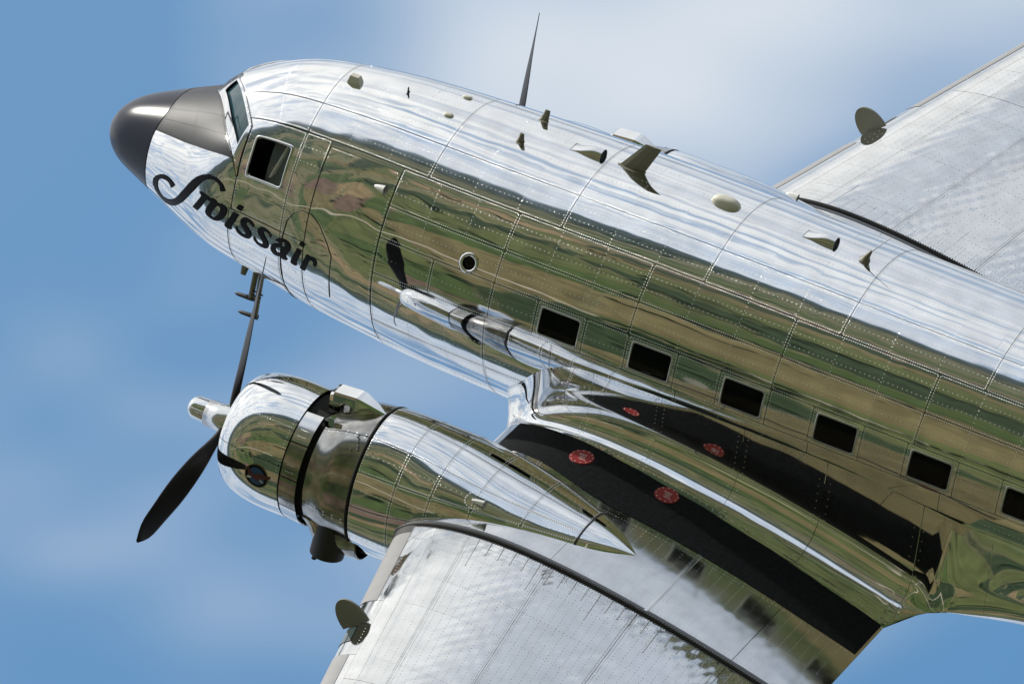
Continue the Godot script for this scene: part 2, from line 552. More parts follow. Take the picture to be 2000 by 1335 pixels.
	# fuselage skin, panel by panel: [front, rear, lower angle, upper angle]
	var L := [
		[2.308, 3.74, 50.0, 66.0], [3.74, 5.24, 50.0, 66.0], [5.24, 6.8, 50.0, 66.0], [6.8, 8.27, 50.0, 66.0], [8.27, 9.8, 50.0, 66.0], [9.8, 11.3, 50.0, 66.0],
		[2.308, 3.74, 66.0, 110.0], [3.74, 5.24, 66.0, 110.0], [5.24, 6.8, 66.0, 110.0], [6.8, 8.27, 66.0, 110.0], [8.27, 9.8, 66.0, 110.0], [9.8, 11.3, 66.0, 110.0],
		[2.308, 3.74, 110.0, 150.0], [3.74, 5.24, 110.0, 150.0], [5.24, 6.8, 110.0, 150.0], [6.8, 8.27, 110.0, 150.0], [8.27, 9.8, 110.0, 150.0], [9.8, 11.3, 110.0, 150.0],
		[2.308, 2.61, 4.6, 50.0], [2.308, 2.61, -40.0, 4.6], [3.46, 4.79, 33.5, 50.0], [4.79, 6.27, 33.5, 50.0], [6.27, 7.81, 33.5, 50.0], [7.81, 9.33, 33.5, 50.0], [9.33, 11.3, 33.5, 50.0],
		[4.79, 6.27, 20.0, 33.5], [6.27, 7.81, 20.0, 33.5], [7.81, 9.33, 20.0, 33.5], [9.33, 11.3, 20.0, 33.5],
		[3.46, 4.1, 4.6, 20.0], [4.1, 4.79, 4.6, 20.0], [4.79, 5.29, 4.6, 20.0],
		[3.46, 4.77, -22.0, 4.6], [4.77, 5.52, -22.0, 4.6], [5.52, 6.87, -22.0, 4.6], [6.87, 8.3, -22.0, 4.6], [8.3, 9.7, -22.0, 4.6], [9.7, 11.3, -22.0, 4.6],
		[1.64, 2.308, -40.0, 4.6], [1.64, 2.61, -62.0, -40.0], [2.61, 3.46, -62.0, -40.0], [3.46, 4.77, -62.0, -22.0], [4.77, 6.87, -62.0, -22.0], [6.87, 9.0, -62.0, -22.0], [9.0, 11.3, -62.0, -22.0],
		[1.64, 3.46, -100.0, -62.0], [3.46, 5.52, -100.0, -62.0], [5.52, 8.0, -100.0, -62.0], [8.0, 11.3, -100.0, -62.0],
		[11.3, 13.0, 50.0, 110.0], [11.3, 13.0, 4.6, 50.0], [11.3, 13.0, -62.0, 4.6]]
	for r in L:
		fpanel(body, r[0], r[1], r[2], r[3], Rect2(), 0.0026 if r[0] < 3.5 and r[3] < 52.0 else 0.0017)
	fpanel(body, 3.46, 4.79, 20.0, 33.5, Rect2(4.385, 20.6, 0.17, 6.4))
	# port windows, each in its own plate
	for k in 7:
		var x := 5.345 + k * 0.997
		fpanel(body, x - 0.055, x + 0.48, 4.6, 20.0, Rect2(x, 6.4, 0.425, 11.4), 0.0008)
		if k < 6:
			fpanel(body, x + 0.48, x + 0.942, 4.6, 20.0)
		cabin_window(x, 6.4, 0.425, 11.4)
	fpanel(body, 11.807, 13.0, 4.6, 20.0)
	# crew door and the round hatch line
	var door := func(x: float, t: float) -> Vector3:
		var p := fus(x, t, 0.001)
		var r := deg_to_rad(t)
		return p + Vector3(0, sin(r), cos(r)) * (dent(p, 0.0032) + 0.0015 * sin((x - 2.61) * 3.7))
	put("door", grid(door, span(2.619, 3.451, 0.03), span(-39.6, 47.6, 1.3), false, null, 0.025), M.alu, body)
	rivet_line("fus", fus, Vector2(2.64, 46.8), Vector2(3.43, 46.8), 0.03)
	rivet_line("fus", fus, Vector2(2.635, -38.0), Vector2(2.635, 46.0), 0.05)
	rivet_line("fus", fus, Vector2(3.435, -38.0), Vector2(3.435, 46.0), 0.035)
	fpanel(body, 2.61, 3.46, 47.6, 50.0, Rect2(), 0.0, false)
	var arch := [Vector2(2.333, -60), Vector2(2.333, -22), Vector2(2.335, 0.6), Vector2(2.37, 10.7), Vector2(2.44, 15.4), Vector2(2.524, 17.7), Vector2(2.65, 17.6), Vector2(2.768, 14.6), Vector2(2.88, 9.0), Vector2(2.96, 3.8), Vector2(2.955, -8.0), Vector2(2.948, -22.6)]
	var pts := []
	for i in arch.size() - 1:
		for k in 6:
			var q: Vector2 = arch[i].lerp(arch[i + 1], k / 6.0)
			pts.append(fus(q.x, q.y, 0.0055))
	var rr := []
	for p in pts: rr.append(0.0045)
	put("hatch_seal", tube(pts, rr, 6), M.rubber, body)
	# starboard side and belly in large sheets
	for r in [[2.308, 5.5, 150.0, 205.0], [5.5, 9.0, 150.0, 205.0], [9.0, 13.0, 110.0, 205.0], [1.64, 5.5, 205.0, 260.0], [5.5, 9.0, 205.0, 260.0], [9.0, 13.0, 205.0, 298.0]]:
		var f := func(x: float, t: float) -> Vector3: return fus(x, t)
		put("skin_panel", grid(f, span(r[0] + 0.004, r[1] - 0.004, 0.08), span(r[2], r[3], 3.0), false, null, 0.02), M.alu, body)
	put("skin_panel", grid(func(x, t): return fus(x, t), span(1.64, 2.308, 0.08), span(175.6, 205.0, 3.0), false, null, 0.02), M.alu, body)
	put("tail_cone", grid(func(x, t): return fus(x, t), span(13.004, 19.4, 0.15), span(-180.0, 180.0, 4.0), false, null, 0.02), M.alu, body)
	# round port light
	var ring := func(u: float, v: float) -> Vector3:
		var rr2 := lerpf(0.068, 0.104, u)
		var p := fus(4.47 + rr2 * cos(v), 23.75 + rad_to_deg(rr2 * sin(v) / 1.37), 0.0)
		var r := deg_to_rad(23.75)
		return p + Vector3(0, sin(r), cos(r)) * (0.004 + 0.009 * sin(u * PI))
	var pw := put("porthole", grid(ring, span(0.0, 1.0, 0.15), span(0.0, TAU, 0.2)), M.alu_b, plane)
	var disc := func(u: float, v: float) -> Vector3: return fus(4.47 + 0.07 * u * cos(v), 23.75 + rad_to_deg(0.07 * u * sin(v) / 1.37), -0.02)
	put("pane", grid(disc, span(0.0, 1.0, 0.34), span(0.0, TAU, 0.25)), M.pane, pw)
	# windshield, both sides
	for side in [1.0, -1.0]:
		var wf := func(t: float, s: float) -> Vector3:
			var p := sill(t).lerp(brow(t), s) + Vector3(-0.012, 0.006, 0.004) * sin(clampf(s, 0.0, 1.0) * PI)
			return p if side > 0.0 else mirrored(p)
		var gl := func(t: float, s: float) -> Vector3:
			var p := sill(t).lerp(brow(t), s)
			return (p if side > 0.0 else mirrored(p)) + Vector3(0.012, -0.012, 0.0)
		var a := span(-0.06, 1.10, 0.04, [0.07, 0.93])
		var b := span(-0.05, 1.03, 0.06, [0.3, 0.9])
		var inside := func(t: float, s: float) -> bool: return t > 0.07 and t < 0.93 and s > 0.3 and s < 0.9
		var w := put("windshield", grid(wf, a, b, side > 0.0, inside, 0.012), M.alu_b, plane)
		put("pane", grid(gl, span(0.06, 0.94, 0.08), span(0.29, 0.91, 0.1), side > 0.0), M.glass, w)
		if side > 0.0:
			var wa := sill(0.5).lerp(brow(0.5), 0.1) + Vector3(-0.02, 0.02, 0.02)
			put("wiper", tube([wa, sill(0.5).lerp(brow(0.5), 0.28) + Vector3(-0.03, 0.03, 0.02), sill(0.74).lerp(brow(0.74), 0.36) + Vector3(-0.02, 0.02, 0.02)], [0.009, 0.009, 0.006], 6), M.rubber, w)
		for k in 26:
			var t := k / 25.0
			for s in [0.05, 0.95]:
				var p: Vector3 = wf.call(t, s)
				rivet("fus", p + Vector3(-0.003, 0.003, 0), Vector3(-0.6, 0.6, 0.5 * side).normalized())
	# cockpit sliding window
	var cw := put("cockpit_window", frame_mesh(roof, Rect2(1.775, 22.8, 0.43, 18.2), 0.028, 1.3, 0.016), M.alu_b, plane)
	put("pane", grid(func(x, t): return roof(x, t, -0.022), span(1.99, 2.205, 0.1), span(22.8, 41.0, 3.0)), M.side_glass, cw)
	commit_rivets("fus", body, M.rivet)
	commit_rivets("nose", nose, M.rivet)
	commit_rivets("hood", nose, M.hood)

# a window frame with rounded corners standing a little proud of a surface, in (x, degrees)
func frame_mesh(on: Callable, r: Rect2, wx: float, wt: float, high: float) -> ArrayMesh:
	var c := r.get_center()
	var h := r.size * 0.5
	var f := func(u: float, v: float) -> Vector3:
		var a := cos(v)
		var b := sin(v)
		var k := 1.0 / pow(pow(absf(a), 16.0) + pow(absf(b), 16.0), 1.0 / 16.0)
		var q := Vector2(a, b) * k
		var p := Vector2(c.x + q.x * (h.x - 0.006 + wx * u), c.y + q.y * (h.y - 0.25 + wt * u))
		return on.call(p.x, p.y, high * sqrt(maxf(0.0, sin(u * PI))) - (0.03 if u <= 0.001 else 0.0))
	return grid(f, PackedFloat64Array([0.0, 0.04, 0.2, 0.45, 0.7, 0.92, 1.0]), span(0.0, TAU, 0.06))

func cabin_window(x: float, t: float, w: float, h: float):
	var o := put("window", frame_mesh(fus, Rect2(x, t, w, h), 0.02, 0.85, 0.006), M.frame, plane)
	put("pane", grid(func(a, b): return fus(a, b, -0.014), span(x - 0.003, x + w + 0.003, 0.11), span(t - 0.1, t + h + 0.1, 2.0)), M.pane, o)
	for k in 12:
		for tt in [t - 0.75, t + h + 0.75]:
			rivet("fus", fus(lerpf(x - 0.01, x + w + 0.01, k / 11.0), tt, 0.003), Vector3(0, sin(deg_to_rad(tt)), cos(deg_to_rad(tt))), 0.8)
	for k in 8:
		for xx in [x - 0.02, x + w + 0.02]:
			var tt := lerpf(t, t + h, k / 7.0)
			rivet("fus", fus(xx, tt, 0.003), Vector3(0, sin(deg_to_rad(tt)), cos(deg_to_rad(tt))), 0.8)

# the fairing between fuselage and wing
func fillet(q: float, v: float) -> Vector3:
	var W: Vector3
	var F: Vector3
	if q <= 1.0:
		var s := lerpf(-0.26, 1.0, q)
		var wp := wing(s, 2.0)
		var lead := 0.1 * (1.0 - smoothstep(0.0, 0.35, absf(s)))
		W = wing(s, s_fz.e(wp.x), 0.004)
		var deg := s_ft.e(wp.x - lead)
		if s < 0.0:
			deg = lerpf(deg, -52.0, -s / 0.26)
		F = fus(wp.x - lead - 0.06 * (1.0 - smoothstep(0.0, 0.5, absf(s))), deg, 0.004)
	else:
		var k := (q - 1.0) / 0.5
		var x := lerpf(9.57, 12.2, k)
		var z := s_fa.e(x)
		W = Vector3(x, lerpf(-1.375, -1.37, k), z)
		F = fus(x, s_ft.e(x), 0.004)
	var bend := minf(W.z - 0.02, lerpf(F.z, W.z, 0.10))
	var soft := Vector3(lerpf(F.x, W.x, 0.5), W.y + 0.02, bend)
	var plain := F.lerp(soft, v).lerp(soft.lerp(W, v), v)
	var firm := smoothstep(5.2, 5.75, W.x) if q > 0.22 else 0.0
	if firm <= 0.0:
		return plain
	var drop := F.y - W.y
	var hh := minf(0.34, 0.62 * drop)
	var P := Vector3(lerpf(F.x, W.x, 0.55), W.y + hh, maxf(F.z, fus(F.x, -2.0).z - 0.12 * (1.0 - smoothstep(5.4, 6.2, F.x)) - 0.9 * smoothstep(10.2, 12.2, F.x)) + 0.012)
	P.z = minf(P.z, W.z - 0.1) if W.z - 0.1 > F.z else lerpf(F.z, W.z, 0.3)
	var inner := Vector3(lerpf(F.x, W.x, 0.85), W.y + 0.02, P.z + 0.02)
	var v1 := 0.42
	if v < v1:
		var k := v / v1
		var up := Vector3(F.x, lerpf(F.y, P.y, 0.5), maxf(F.z, P.z - 0.004))
		return plain.lerp(F.lerp(up, k).lerp(up.lerp(P, k), k), firm)
	var k2 := (v - v1) / (1.0 - v1)
	return plain.lerp(P.lerp(inner, k2).lerp(inner.lerp(W, k2), k2), firm)

func make_fillet(side: float):
	var f := func(q: float, v: float) -> Vector3:
		var p := fillet(q, v)
		p += Vector3(0, 0.7, 0.7) * dent(p, 0.0014)
		return p if side > 0.0 else mirrored(p)
	var cuts := [0.0, 0.245, 0.34, 0.55, 0.68, 0.8, 0.9, 1.0, 1.14, 1.5]
	var o: MeshInstance3D
	for k in cuts.size() - 1:
		var g := grid(f, span(cuts[k] + 0.0004, cuts[k + 1] - 0.0004, 0.012), span(0.0, 1.0, 0.035), side > 0.0, null, 0.015)
		if k == 0:
			o = put("wing_fillet", g, M.alu, plane)
		else:
			put("skin_panel", g, M.alu, o)
		if side > 0.0:
			for q in [cuts[k] + 0.006, cuts[k + 1] - 0.006]:
				for i in 16:
					var v := (i + 0.5) / 16.0
					var p := fillet(q, v)
					var n := (fillet(q, v + 0.02) - p).cross(fillet(q + 0.005, v) - p).normalized()
					rivet("fillet", p + n * 0.001, n if n.y > 0.0 else -n, 0.9)
	if side > 0.0:
		for i in 150:
			var q := lerpf(0.05, 1.4, i / 149.0)
			for v in [0.03, 0.95]:
				var p := fillet(q, v)
				var n := (fillet(q, v + 0.02) - p).cross(fillet(q + 0.005, v) - p).normalized()
				rivet("fillet", p + n * 0.001, n if n.y > 0.0 else -n, 0.9)
		commit_rivets("fillet", o, M.rivet)
	# underside closing sheet behind the wing
	var under := func(q: float, v: float) -> Vector3:
		var p := fillet(q, 1.0).lerp(fus(fillet(q, 1.0).x, -80.0, 0.0), v)
		return p if side > 0.0 else mirrored(p)
	put("skin_panel", grid(under, span(1.0, 1.5, 0.04), span(0.0, 1.0, 0.25), side > 0.0), M.alu, o)

func wpanel(parent: Node, z0: float, z1: float, s0: float, s1: float, mat: Material, quilt: float, dz: float, ds: float, called := "skin_panel", off := 0.0):
	var lo := minf(z0, z1) + 0.003
	var hi := maxf(z0, z1) - 0.003
	var f := func(z: float, s: float) -> Vector3:
		var p := wing(s, z, off)
		var d := dent(p, 0.0009)
		if quilt > 0.0:
			var k := 0.55 + 0.45 * lumps.get_noise_3d(p.x * 0.9, 3.0, p.z * 0.9)
			d += quilt * k * sin(p.x * TAU / 0.15 + 0.8 * lumps.get_noise_2d(p.z, p.x)) * sin(p.z * TAU / 0.25 + p.x * 2.0 + 0.9 * lumps.get_noise_2d(p.x * 0.8, 9.0))
		return p + Vector3(0, d * (1.0 if s > 0.0 else -1.0), 0)
	return put(called, grid(f, span(lo, hi, dz), span(s0 + 0.0004, s1 - 0.0004, ds), false, null, 0.012), mat, parent)

func wrow(key: String, z0: float, z1: float, s: float, pitch: float, size := 0.8):
	rivet_line(key, func(z, q): return wing(q, z, 0.0006), Vector2(z0, s), Vector2(z1, s), pitch, size)

func wcol(key: String, z: float, s0: float, s1: float, pitch: float, size := 0.8):
	rivet_line(key, func(a, q): return wing(q, a, 0.0006), Vector2(z, s0), Vector2(z, s1), pitch, size)

func make_wings():
	var c := put("wing_center_section", grid(func(z, s): return wing(s, z), span(-3.6, 3.6, 0.3), span(-1.0, -0.12, 0.04)), M.wing, plane)
	var cuts := [-0.12, 0.1, 0.4, 0.6, 0.773, 0.9, 1.0]
	for side in [1.0, -1.0]:
		for k in cuts.size() - 1:
			wpanel(c, side * 1.35, side * 3.6, cuts[k], cuts[k + 1], M.wing_c if k > 0 else M.alu, 0.0 if k < 2 else 0.0004, 0.035, 0.01)
	var i := 0
	for n in 40:
		var xi := 0.03 + n * 0.0245
		if xi > 0.98:
			break
		wrow("center", 2.45, 3.55, sqrt(xi), 0.05, 0.75)
		wrow("center", -3.55, -2.6, sqrt(xi), 0.06, 0.75)
	for z in [2.52, 3.02, 3.3, 3.5, 3.56]:
		wcol("center", z, 0.35, 0.99, 0.035, 0.75)
	for xi in [0.596, 0.604, 0.161, 0.169]:
		wrow("center", 1.9, 3.55, sqrt(xi), 0.022, 0.9)
	commit_rivets("center", c, M.rivet)
	# spar cap strip
	var cap := func(z: float, s: float) -> Vector3: return wing(s, z, 0.006)
	put("spar_strip", grid(cap, span(2.45, 3.56, 0.1), span(0.771, 0.7755, 0.0015), false, null, 0.006), M.alu_c, c)
	# walkway: black non-slip paint
	var walk := func(u: float, s: float) -> Vector3:
		var x := wing(s, 2.0).x
		var z0 := s_fz.e(x) - 0.03
		var z1 := lerpf(2.05, 2.43, smoothstep(5.35, 6.9, x)) + 0.06 * smoothstep(7.0, 9.5, x)
		var p := wing(s, lerpf(z0, z1, u), 0.005)
		return p
	put("walkway", grid(walk, span(0.0, 1.0, 0.1), span(0.19, 0.997, 0.012), false, null, 0.004), M.walk, c)
	put("walkway", grid(func(u, s): return mirrored(walk.call(u, s)), span(0.0, 1.0, 0.1), span(0.19, 0.997, 0.02), true, null, 0.004), M.walk, c)
	for xi in [0.2345, 0.447]:
		fuel_cap(xi, 1.9)
	# outer panels
	for side in [1.0, -1.0]:
		var far := 0.3
		var w := put("wing", grid(func(z, s): return wing(s, z), span(minf(side * 3.62, side * 14.4), maxf(side * 3.62, side * 14.4), 0.4), span(-1.0, -0.24, 0.04)), M.wing, plane)
		var zs := [3.63, 6.4, 9.0, 14.4]
		var seams := [0.245, 0.31, 0.42, 0.607, 0.767, 0.9, 1.0]
		for a in zs.size() - 1:
			var fine := 0.022 if a == 0 else 0.05
			for k in seams.size() - 1:
				var mats := [M.wing, M.wing_b, M.wing, M.wing_b, M.wing]
				wpanel(w, side * zs[a], side * zs[a + 1], seams[k], seams[k + 1], mats[(k + a) % 5], 0.0011 if k >= 2 else 0.00015, fine if a < 2 else 0.15, 0.0055 if a < 2 else 0.03)
		# leading edge skin and de-icer boot, broken at the landing light
		for r in [[3.63, 5.02], [5.98, 14.4]]:
			wpanel(w, side * r[0], side * r[1], 0.205, 0.245, M.wing, 0.0, 0.06, 0.01)
			wpanel(w, side * r[0], side * r[1], -0.24, 0.205, M.boot, 0.0, 0.06, 0.012, "deicer_boot", 0.004)
		wpanel(w, side * 5.02, side * 5.98, -0.24, 0.245, M.wing_b, 0.0, 0.05, 0.012)
		wpanel(w, side * 3.618, side * 3.76, -0.24, 0.2, M.rubber, 0.0, 0.05, 0.012, "boot_end", 0.007)
		var rows := 46
		for n in rows:
			var xi := 0.05 + n * 0.0205
			if xi > 0.99:
				break
			wrow("outer", side * 3.7, side * 8.4, sqrt(xi), 0.055 if side > 0.0 else 0.075, 0.8)
		for xi in [0.0955, 0.171, 0.182, 0.363, 0.374, 0.582, 0.594]:
			wrow("outer", side * 3.68, side * 8.6, sqrt(xi), 0.024, 0.8)
		for z in [3.7, 3.78, 3.86, 4.02, 4.5, 5.0, 6.0, 6.4, 7.0]:
			wcol("outer", side * z, 0.33, 0.99, 0.03 if z < 4.0 else 0.04, 0.8)
		# hat stiffeners seen as raised strips near the joint
		for n in 26:
			var xi := 0.2 + n * 0.03
			if xi > 0.95:
				break
			for d in [0.0]:
				var p0 := wing(sqrt(xi), side * 3.67, 0.002)
				var p1 := wing(sqrt(xi), side * (3.9 if n % 5 else 4.15), 0.002)
				put("stiffener_strip", tube([p0, p1], [0.0045, 0.0045], 6), M.rivet, w)
		# joint angle between center section and outer panel
		var ridge := func(u: float, s: float) -> Vector3: return wing(s, side * (ZJ - 0.018 + 0.045 * u), 0.004 + 0.024 * sin(u * PI))
		put("joint_cover", grid(ridge, span(0.0, 1.0, 0.12), span(-0.3, 0.998, 0.012), side < 0.0), M.rubber, w)
		for n in 150:
			var s := sqrt(0.004 + 0.0065 * n)
			if s > 0.99:
				break
			for dz in [-0.035, 0.045]:
				rivet("bolt", wing(s, side * (ZJ + dz), 0.002), Vector3.UP, 1.5)
		var seam := func(u: float, s: float) -> Vector3: return wing(s, side * (ZJ - 0.075 + 0.035 * u), 0.0045)
		put("joint_flange", grid(seam, span(0.0, 1.0, 0.5), span(0.12, 0.998, 0.02)), M.dark_metal, w)
		commit_rivets("outer", w, M.rivet_w)
		commit_rivets("bolt", w, M.rubber, "joint_bolt")
		rivets.erase("outer")
		rivets.erase("bolt")
		landing_light(side)

func landing_light(side: float):
	# a D-shaped glare shield standing on the leading edge, with the lamp glass behind it
	var out := []
	for k in 17:
		var t := k / 16.0
		var a := lerpf(-0.15, PI + 0.15, t)
		out.append(Vector2(cos(a) * 0.165, sin(a) * 0.245))
	var ex := Vector2(0.77, 0.64)
	var ey := Vector2(-0.68, 0.73)
	var base := Vector2(5.728, -0.952)
	var secs := []
	for z in [5.405, 5.425]:
		var ring := []
		for q in out:
			var p: Vector2 = base + ex * q.x + ey * q.y
			ring.append(Vector3(p.x, p.y, side * z))
		if side < 0.0:
			ring.reverse()
		secs.append(ring)
	var o := put("landing_light_shield", loft(secs), M.olive, plane)
	var lamp := func(u: float, v: float) -> Vector3:
		return wing(lerpf(-0.14, 0.16, v), side * lerpf(5.46, 5.74, u), 0.006)
	var g := put("lamp_glass", grid(lamp, span(0.0, 1.0, 0.2), span(0.0, 1.0, 0.08)), M.glass_dark, o)

func fuel_cap(xi: float, z: float):
	var s := sqrt(xi)
	var c := wing(s, z)
	var du := (wing(s, z + 0.02) - c).normalized()
	var dx := (wing(s + 0.01, z) - c).normalized()
	var n := du.cross(dx).normalized()
	var cy := CylinderMesh.new()
	cy.top_radius = 0.118
	cy.bottom_radius = 0.124
	cy.height = 0.012
	cy.radial_segments = 40
	var o := put("fuel_cap", cy, M.red, plane)
	o.transform = Transform3D(Basis(dx, n, dx.cross(n)), c + n * 0.008)
	for k in 12:
		var a := TAU * k / 12.0 + 0.2
		var sc := SphereMesh.new()
		sc.radius = 0.0065
		sc.height = 0.006
		sc.radial_segments = 8
		sc.rings = 4
		put("screw", sc, M.white, o).position = Vector3(cos(a) * 0.106, 0.0065, sin(a) * 0.106)
	var lines := ["AVGAS", "FUEL", "100 LL"]
	for k in 3:
		var t := TextMesh.new()
		var fo := SystemFont.new()
		fo.font_names = PackedStringArray(["Droid Sans"])
		t.font = fo
		t.text = lines[k]
		t.font_size = 32
		t.pixel_size = 0.0011
		t.depth = 0.001
		var w := put("lettering", t, M.white, o)
		w.transform = Transform3D(Basis(Vector3(0.8, 0, 0), Vector3(0, 0, -0.8), Vector3(0, 1, 0)), Vector3(-0.005 + 0.012 * k, 0.0068, -0.034 + 0.036 * k))

func ring_at(x: float, r: float, deg: float, side: float) -> Vector3:
	var t := deg_to_rad(deg)
	return Vector3(x, (-1.24 if side < 0.0 else -1.34) + r * sin(t), side * (2.82 + r * cos(t)))

func make_engine(side: float):
	# front cowl ring, turned about the thrust line
	var cowl := func(t: float, d: float) -> Vector3:
		var p := ring_at(s_cx.e(t), s_cr.e(t), d, side)
		return p + (p - Vector3(p.x, -1.34 + (0.1 if side < 0.0 else 0.0), side * 2.82)).normalized() * dent(p, 0.0016) * smoothstep(3.0, 6.0, t)
	var o := put("engine_cowling", grid(cowl, span(0.0, 9.97, 0.16), span(-180.0, 180.0, 2.0), side < 0.0), M.alu, plane)
	var seam := []
	var sr := []
	for k in 24:
		seam.append(ring_at(s_cx.e(4.0 + k * 0.26), s_cr.e(4.0 + k * 0.26) - 0.0005, 18.2, side))
		sr.append(0.004)
	put("cowl_seam", tube(seam, sr, 5), M.rubber, o)
	for x in [3.345, 3.432, 3.538, 3.648, 3.756]:
		var fs := SphereMesh.new()
		fs.radius = 0.011
		fs.height = 0.01
		fs.radial_segments = 10
		fs.rings = 5
		var t: float = 7.5 + (x - 3.325) / 0.18
		var sc := put("fastener", fs, M.rubber, o)
		sc.position = ring_at(x, 0.66, 18.4, side)
		sc.rotation.x = side * deg_to_rad(72.0)
	for d in range(-80, 140, 3):
		rivet("cowl", ring_at(3.745, 0.6645, d, side), Vector3(0, sin(deg_to_rad(d)), side * cos(deg_to_rad(d))), 0.7)
	for d in [52.0, 98.0]:
		for k in 16:
			rivet("cowl", ring_at(3.3 + k * 0.03, 0.664, d, side), Vector3(0, sin(deg_to_rad(d)), side * cos(deg_to_rad(d))), 0.7)
	# engine inside
	put("engine_front", grid(func(r, d): return ring_at(3.34 - 0.12 * (1.0 - r), 0.03 + 0.4 * r, d, side), span(0.0, 1.0, 0.2), span(-180.0, 180.0, 10.0), side < 0.0), M.dark_metal, o)
	for k in 9:
		var a := 40.0 * k + 10.0
		put("cylinder", tube([ring_at(3.22, 0.16, a, side), ring_at(3.22, 0.4, a, side)], [0.085, 0.085], 10), M.dark_metal, o)
	# cowl flaps
	var flaps := [-177.0, -146.0, -115.0, -84.0, -52.0, -20.8, 10.3, 41.5, 71.8, 108.2, 138.5, 169.7]
	for k in flaps.size():
		var a: float = flaps[k]
		var b: float = flaps[(k + 1) % flaps.size()]
		if b < a: b += 360.0
		if absf(a - 71.8) < 0.1:
			continue
		var fl := func(u: float, d: float) -> Vector3:
			var m := absf((d - a) / (b - a) - 0.5) * 2.0
			return ring_at(lerpf(3.795, 3.985, u), lerpf(0.655, 0.668, u) + 0.006 * (1.0 - m * m), d, side)
		put("cowl_flap", grid(fl, span(0.0, 1.0, 0.2), span(a + 0.5, b - 0.5, 2.0), side < 0.0, null, 0.012), [M.alu_d, M.alu_c, M.alu_d][k % 3], o)
		for q in 2:
			for j in 5:
				var d := lerpf(a + 6.0, a + 12.0, q * 1.0)
				rivet("cowl", ring_at(3.85 + j * 0.018, 0.668, d, side), Vector3(0, sin(deg_to_rad(d)), side * cos(deg_to_rad(d))), 0.8)
	put("cowl_gap", grid(func(x, d): return ring_at(x, lerpf(0.585, 0.612, (x - 3.7) / 0.4), d, side), span(3.7, 4.06, 0.09), span(-180.0, 180.0, 5.0), side < 0.0), M.black, o)
	# accessory cowl
	var acc := func(x: float, d: float) -> Vector3:
		var p := nac(x, d, side, lerpf(-0.03, 0.0, smoothstep(4.03, 4.3, x)))
		return p + Vector3(0, 0.7, 0.7 * side) * dent(p, 0.003)
	for r in [[-60.0, -8.0], [-8.0, 62.0], [62.0, 118.0], [118.0, 190.0], [190.0, 300.0]]:
		put("skin_panel", grid(acc, span(4.04, 4.535, 0.03), span(r[0] + 0.3, r[1] - 0.3, 2.5), side < 0.0, null, 0.03), M.alu_d, o)
	for j in 5:
		for d in [-7.0, 63.0, 60.5, -10.0]:
			var p: Vector3 = acc.call(4.1 + j * 0.1, d)
			rivet("cowl", p, Vector3(0, sin(deg_to_rad(d)), side * cos(deg_to_rad(d))), 1.6 if d < 0.0 else 1.0)
	for j in 12:
		var p: Vector3 = acc.call(4.42 + 0.09 * fposmod(j * 0.37, 1.0), 48.0 + 16.0 * fposmod(j * 0.61, 1.0))
		rivet("fastener", p, Vector3(0, 0.85, 0.5 * side), 2.0)
	put("cowl_ring", grid(func(u, d): return nac(4.53 + 0.035 * u, d, side, 0.008 * sin(u * PI)), span(0.0, 1.0, 0.2), span(-180.0, 180.0, 3.0), side < 0.0), M.black, o)
	# carburettor air scoop on top
	var zc := side * 2.82
	var secs := []
	for r in [[3.965, 0.098, -0.72, -0.492], [4.0, 0.1, -0.74, -0.474], [4.24, 0.098, -0.8, -0.452], [4.28, 0.095, -0.8, -0.457], [4.44, 0.06, -0.8, -0.512], [4.55, 0.015, -0.75, -0.57]]:
		if side < 0.0:
			r[2] += 0.1
			r[3] += 0.1
		secs.append([Vector3(r[0], r[2], zc + r[1] * side), Vector3(r[0], r[3] - 0.02, zc + r[1] * side), Vector3(r[0], r[3], zc + (r[1] - 0.02) * side), Vector3(r[0], r[3], zc - (r[1] - 0.02) * side), Vector3(r[0], r[3] - 0.02, zc - r[1] * side), Vector3(r[0], r[2], zc - r[1] * side)])
	var scoop := put("air_scoop", loft(secs if side > 0.0 else secs.map(func(s): var q = s.duplicate(); q.reverse(); return q)), M.alu_b, plane)
	var mouth := BoxMesh.new()
	mouth.size = Vector3(0.012, 0.18, 0.17)
	put("scoop_mouth", mouth, M.black, scoop).position = Vector3(3.962, -0.6, zc)
	var well := BoxMesh.new()
	well.size = Vector3(0.19, 0.03, 0.42)
	put("flap_opening", grid(func(u, d): return ring_at(lerpf(3.79, 4.0, u), 0.63, d, side), span(0.0, 1.0, 0.5), span(72.5, 107.5, 5.0), side < 0.0), M.black, scoop)
	secs = []
	for r in [[4.02, 0.0, 0.01], [4.07, 0.03, 0.03], [4.13, 0.03, 0.03]]:
		var c := Vector3(r[0], -0.70 + r[1] * 0.5, zc + side * 0.25)
		secs.append([c + Vector3(0, -0.08, r[2] * side), c + Vector3(0, r[1] + 0.02, r[2] * side), c + Vector3(0, r[1] + 0.02, -r[2] * side), c + Vector3(0, -0.08, -r[2] * side)])
	put("side_duct", loft(secs), M.alu_b, scoop)
	# exhaust: polished shroud and sooty stack
	var sh := func(u: float, v: float) -> Vector3:
		var x := lerpf(4.02, 4.62, u)
		var a := lerpf(-30.0, -78.0, v)
		var bump := 0.13 * sin(v * PI) * smoothstep(0.0, 0.25, u) * (1.0 - 0.25 * smoothstep(0.6, 1.0, u))
		return nac(maxf(x, 4.03), a, side, bump - 0.012)
	put("exhaust_shroud", grid(sh, span(0.0, 1.0, 0.06), span(0.0, 1.0, 0.06), side > 0.0, null, 0.03), M.alu_d, o)
	var e0 := Vector3(4.31, -1.66, side * 3.24)
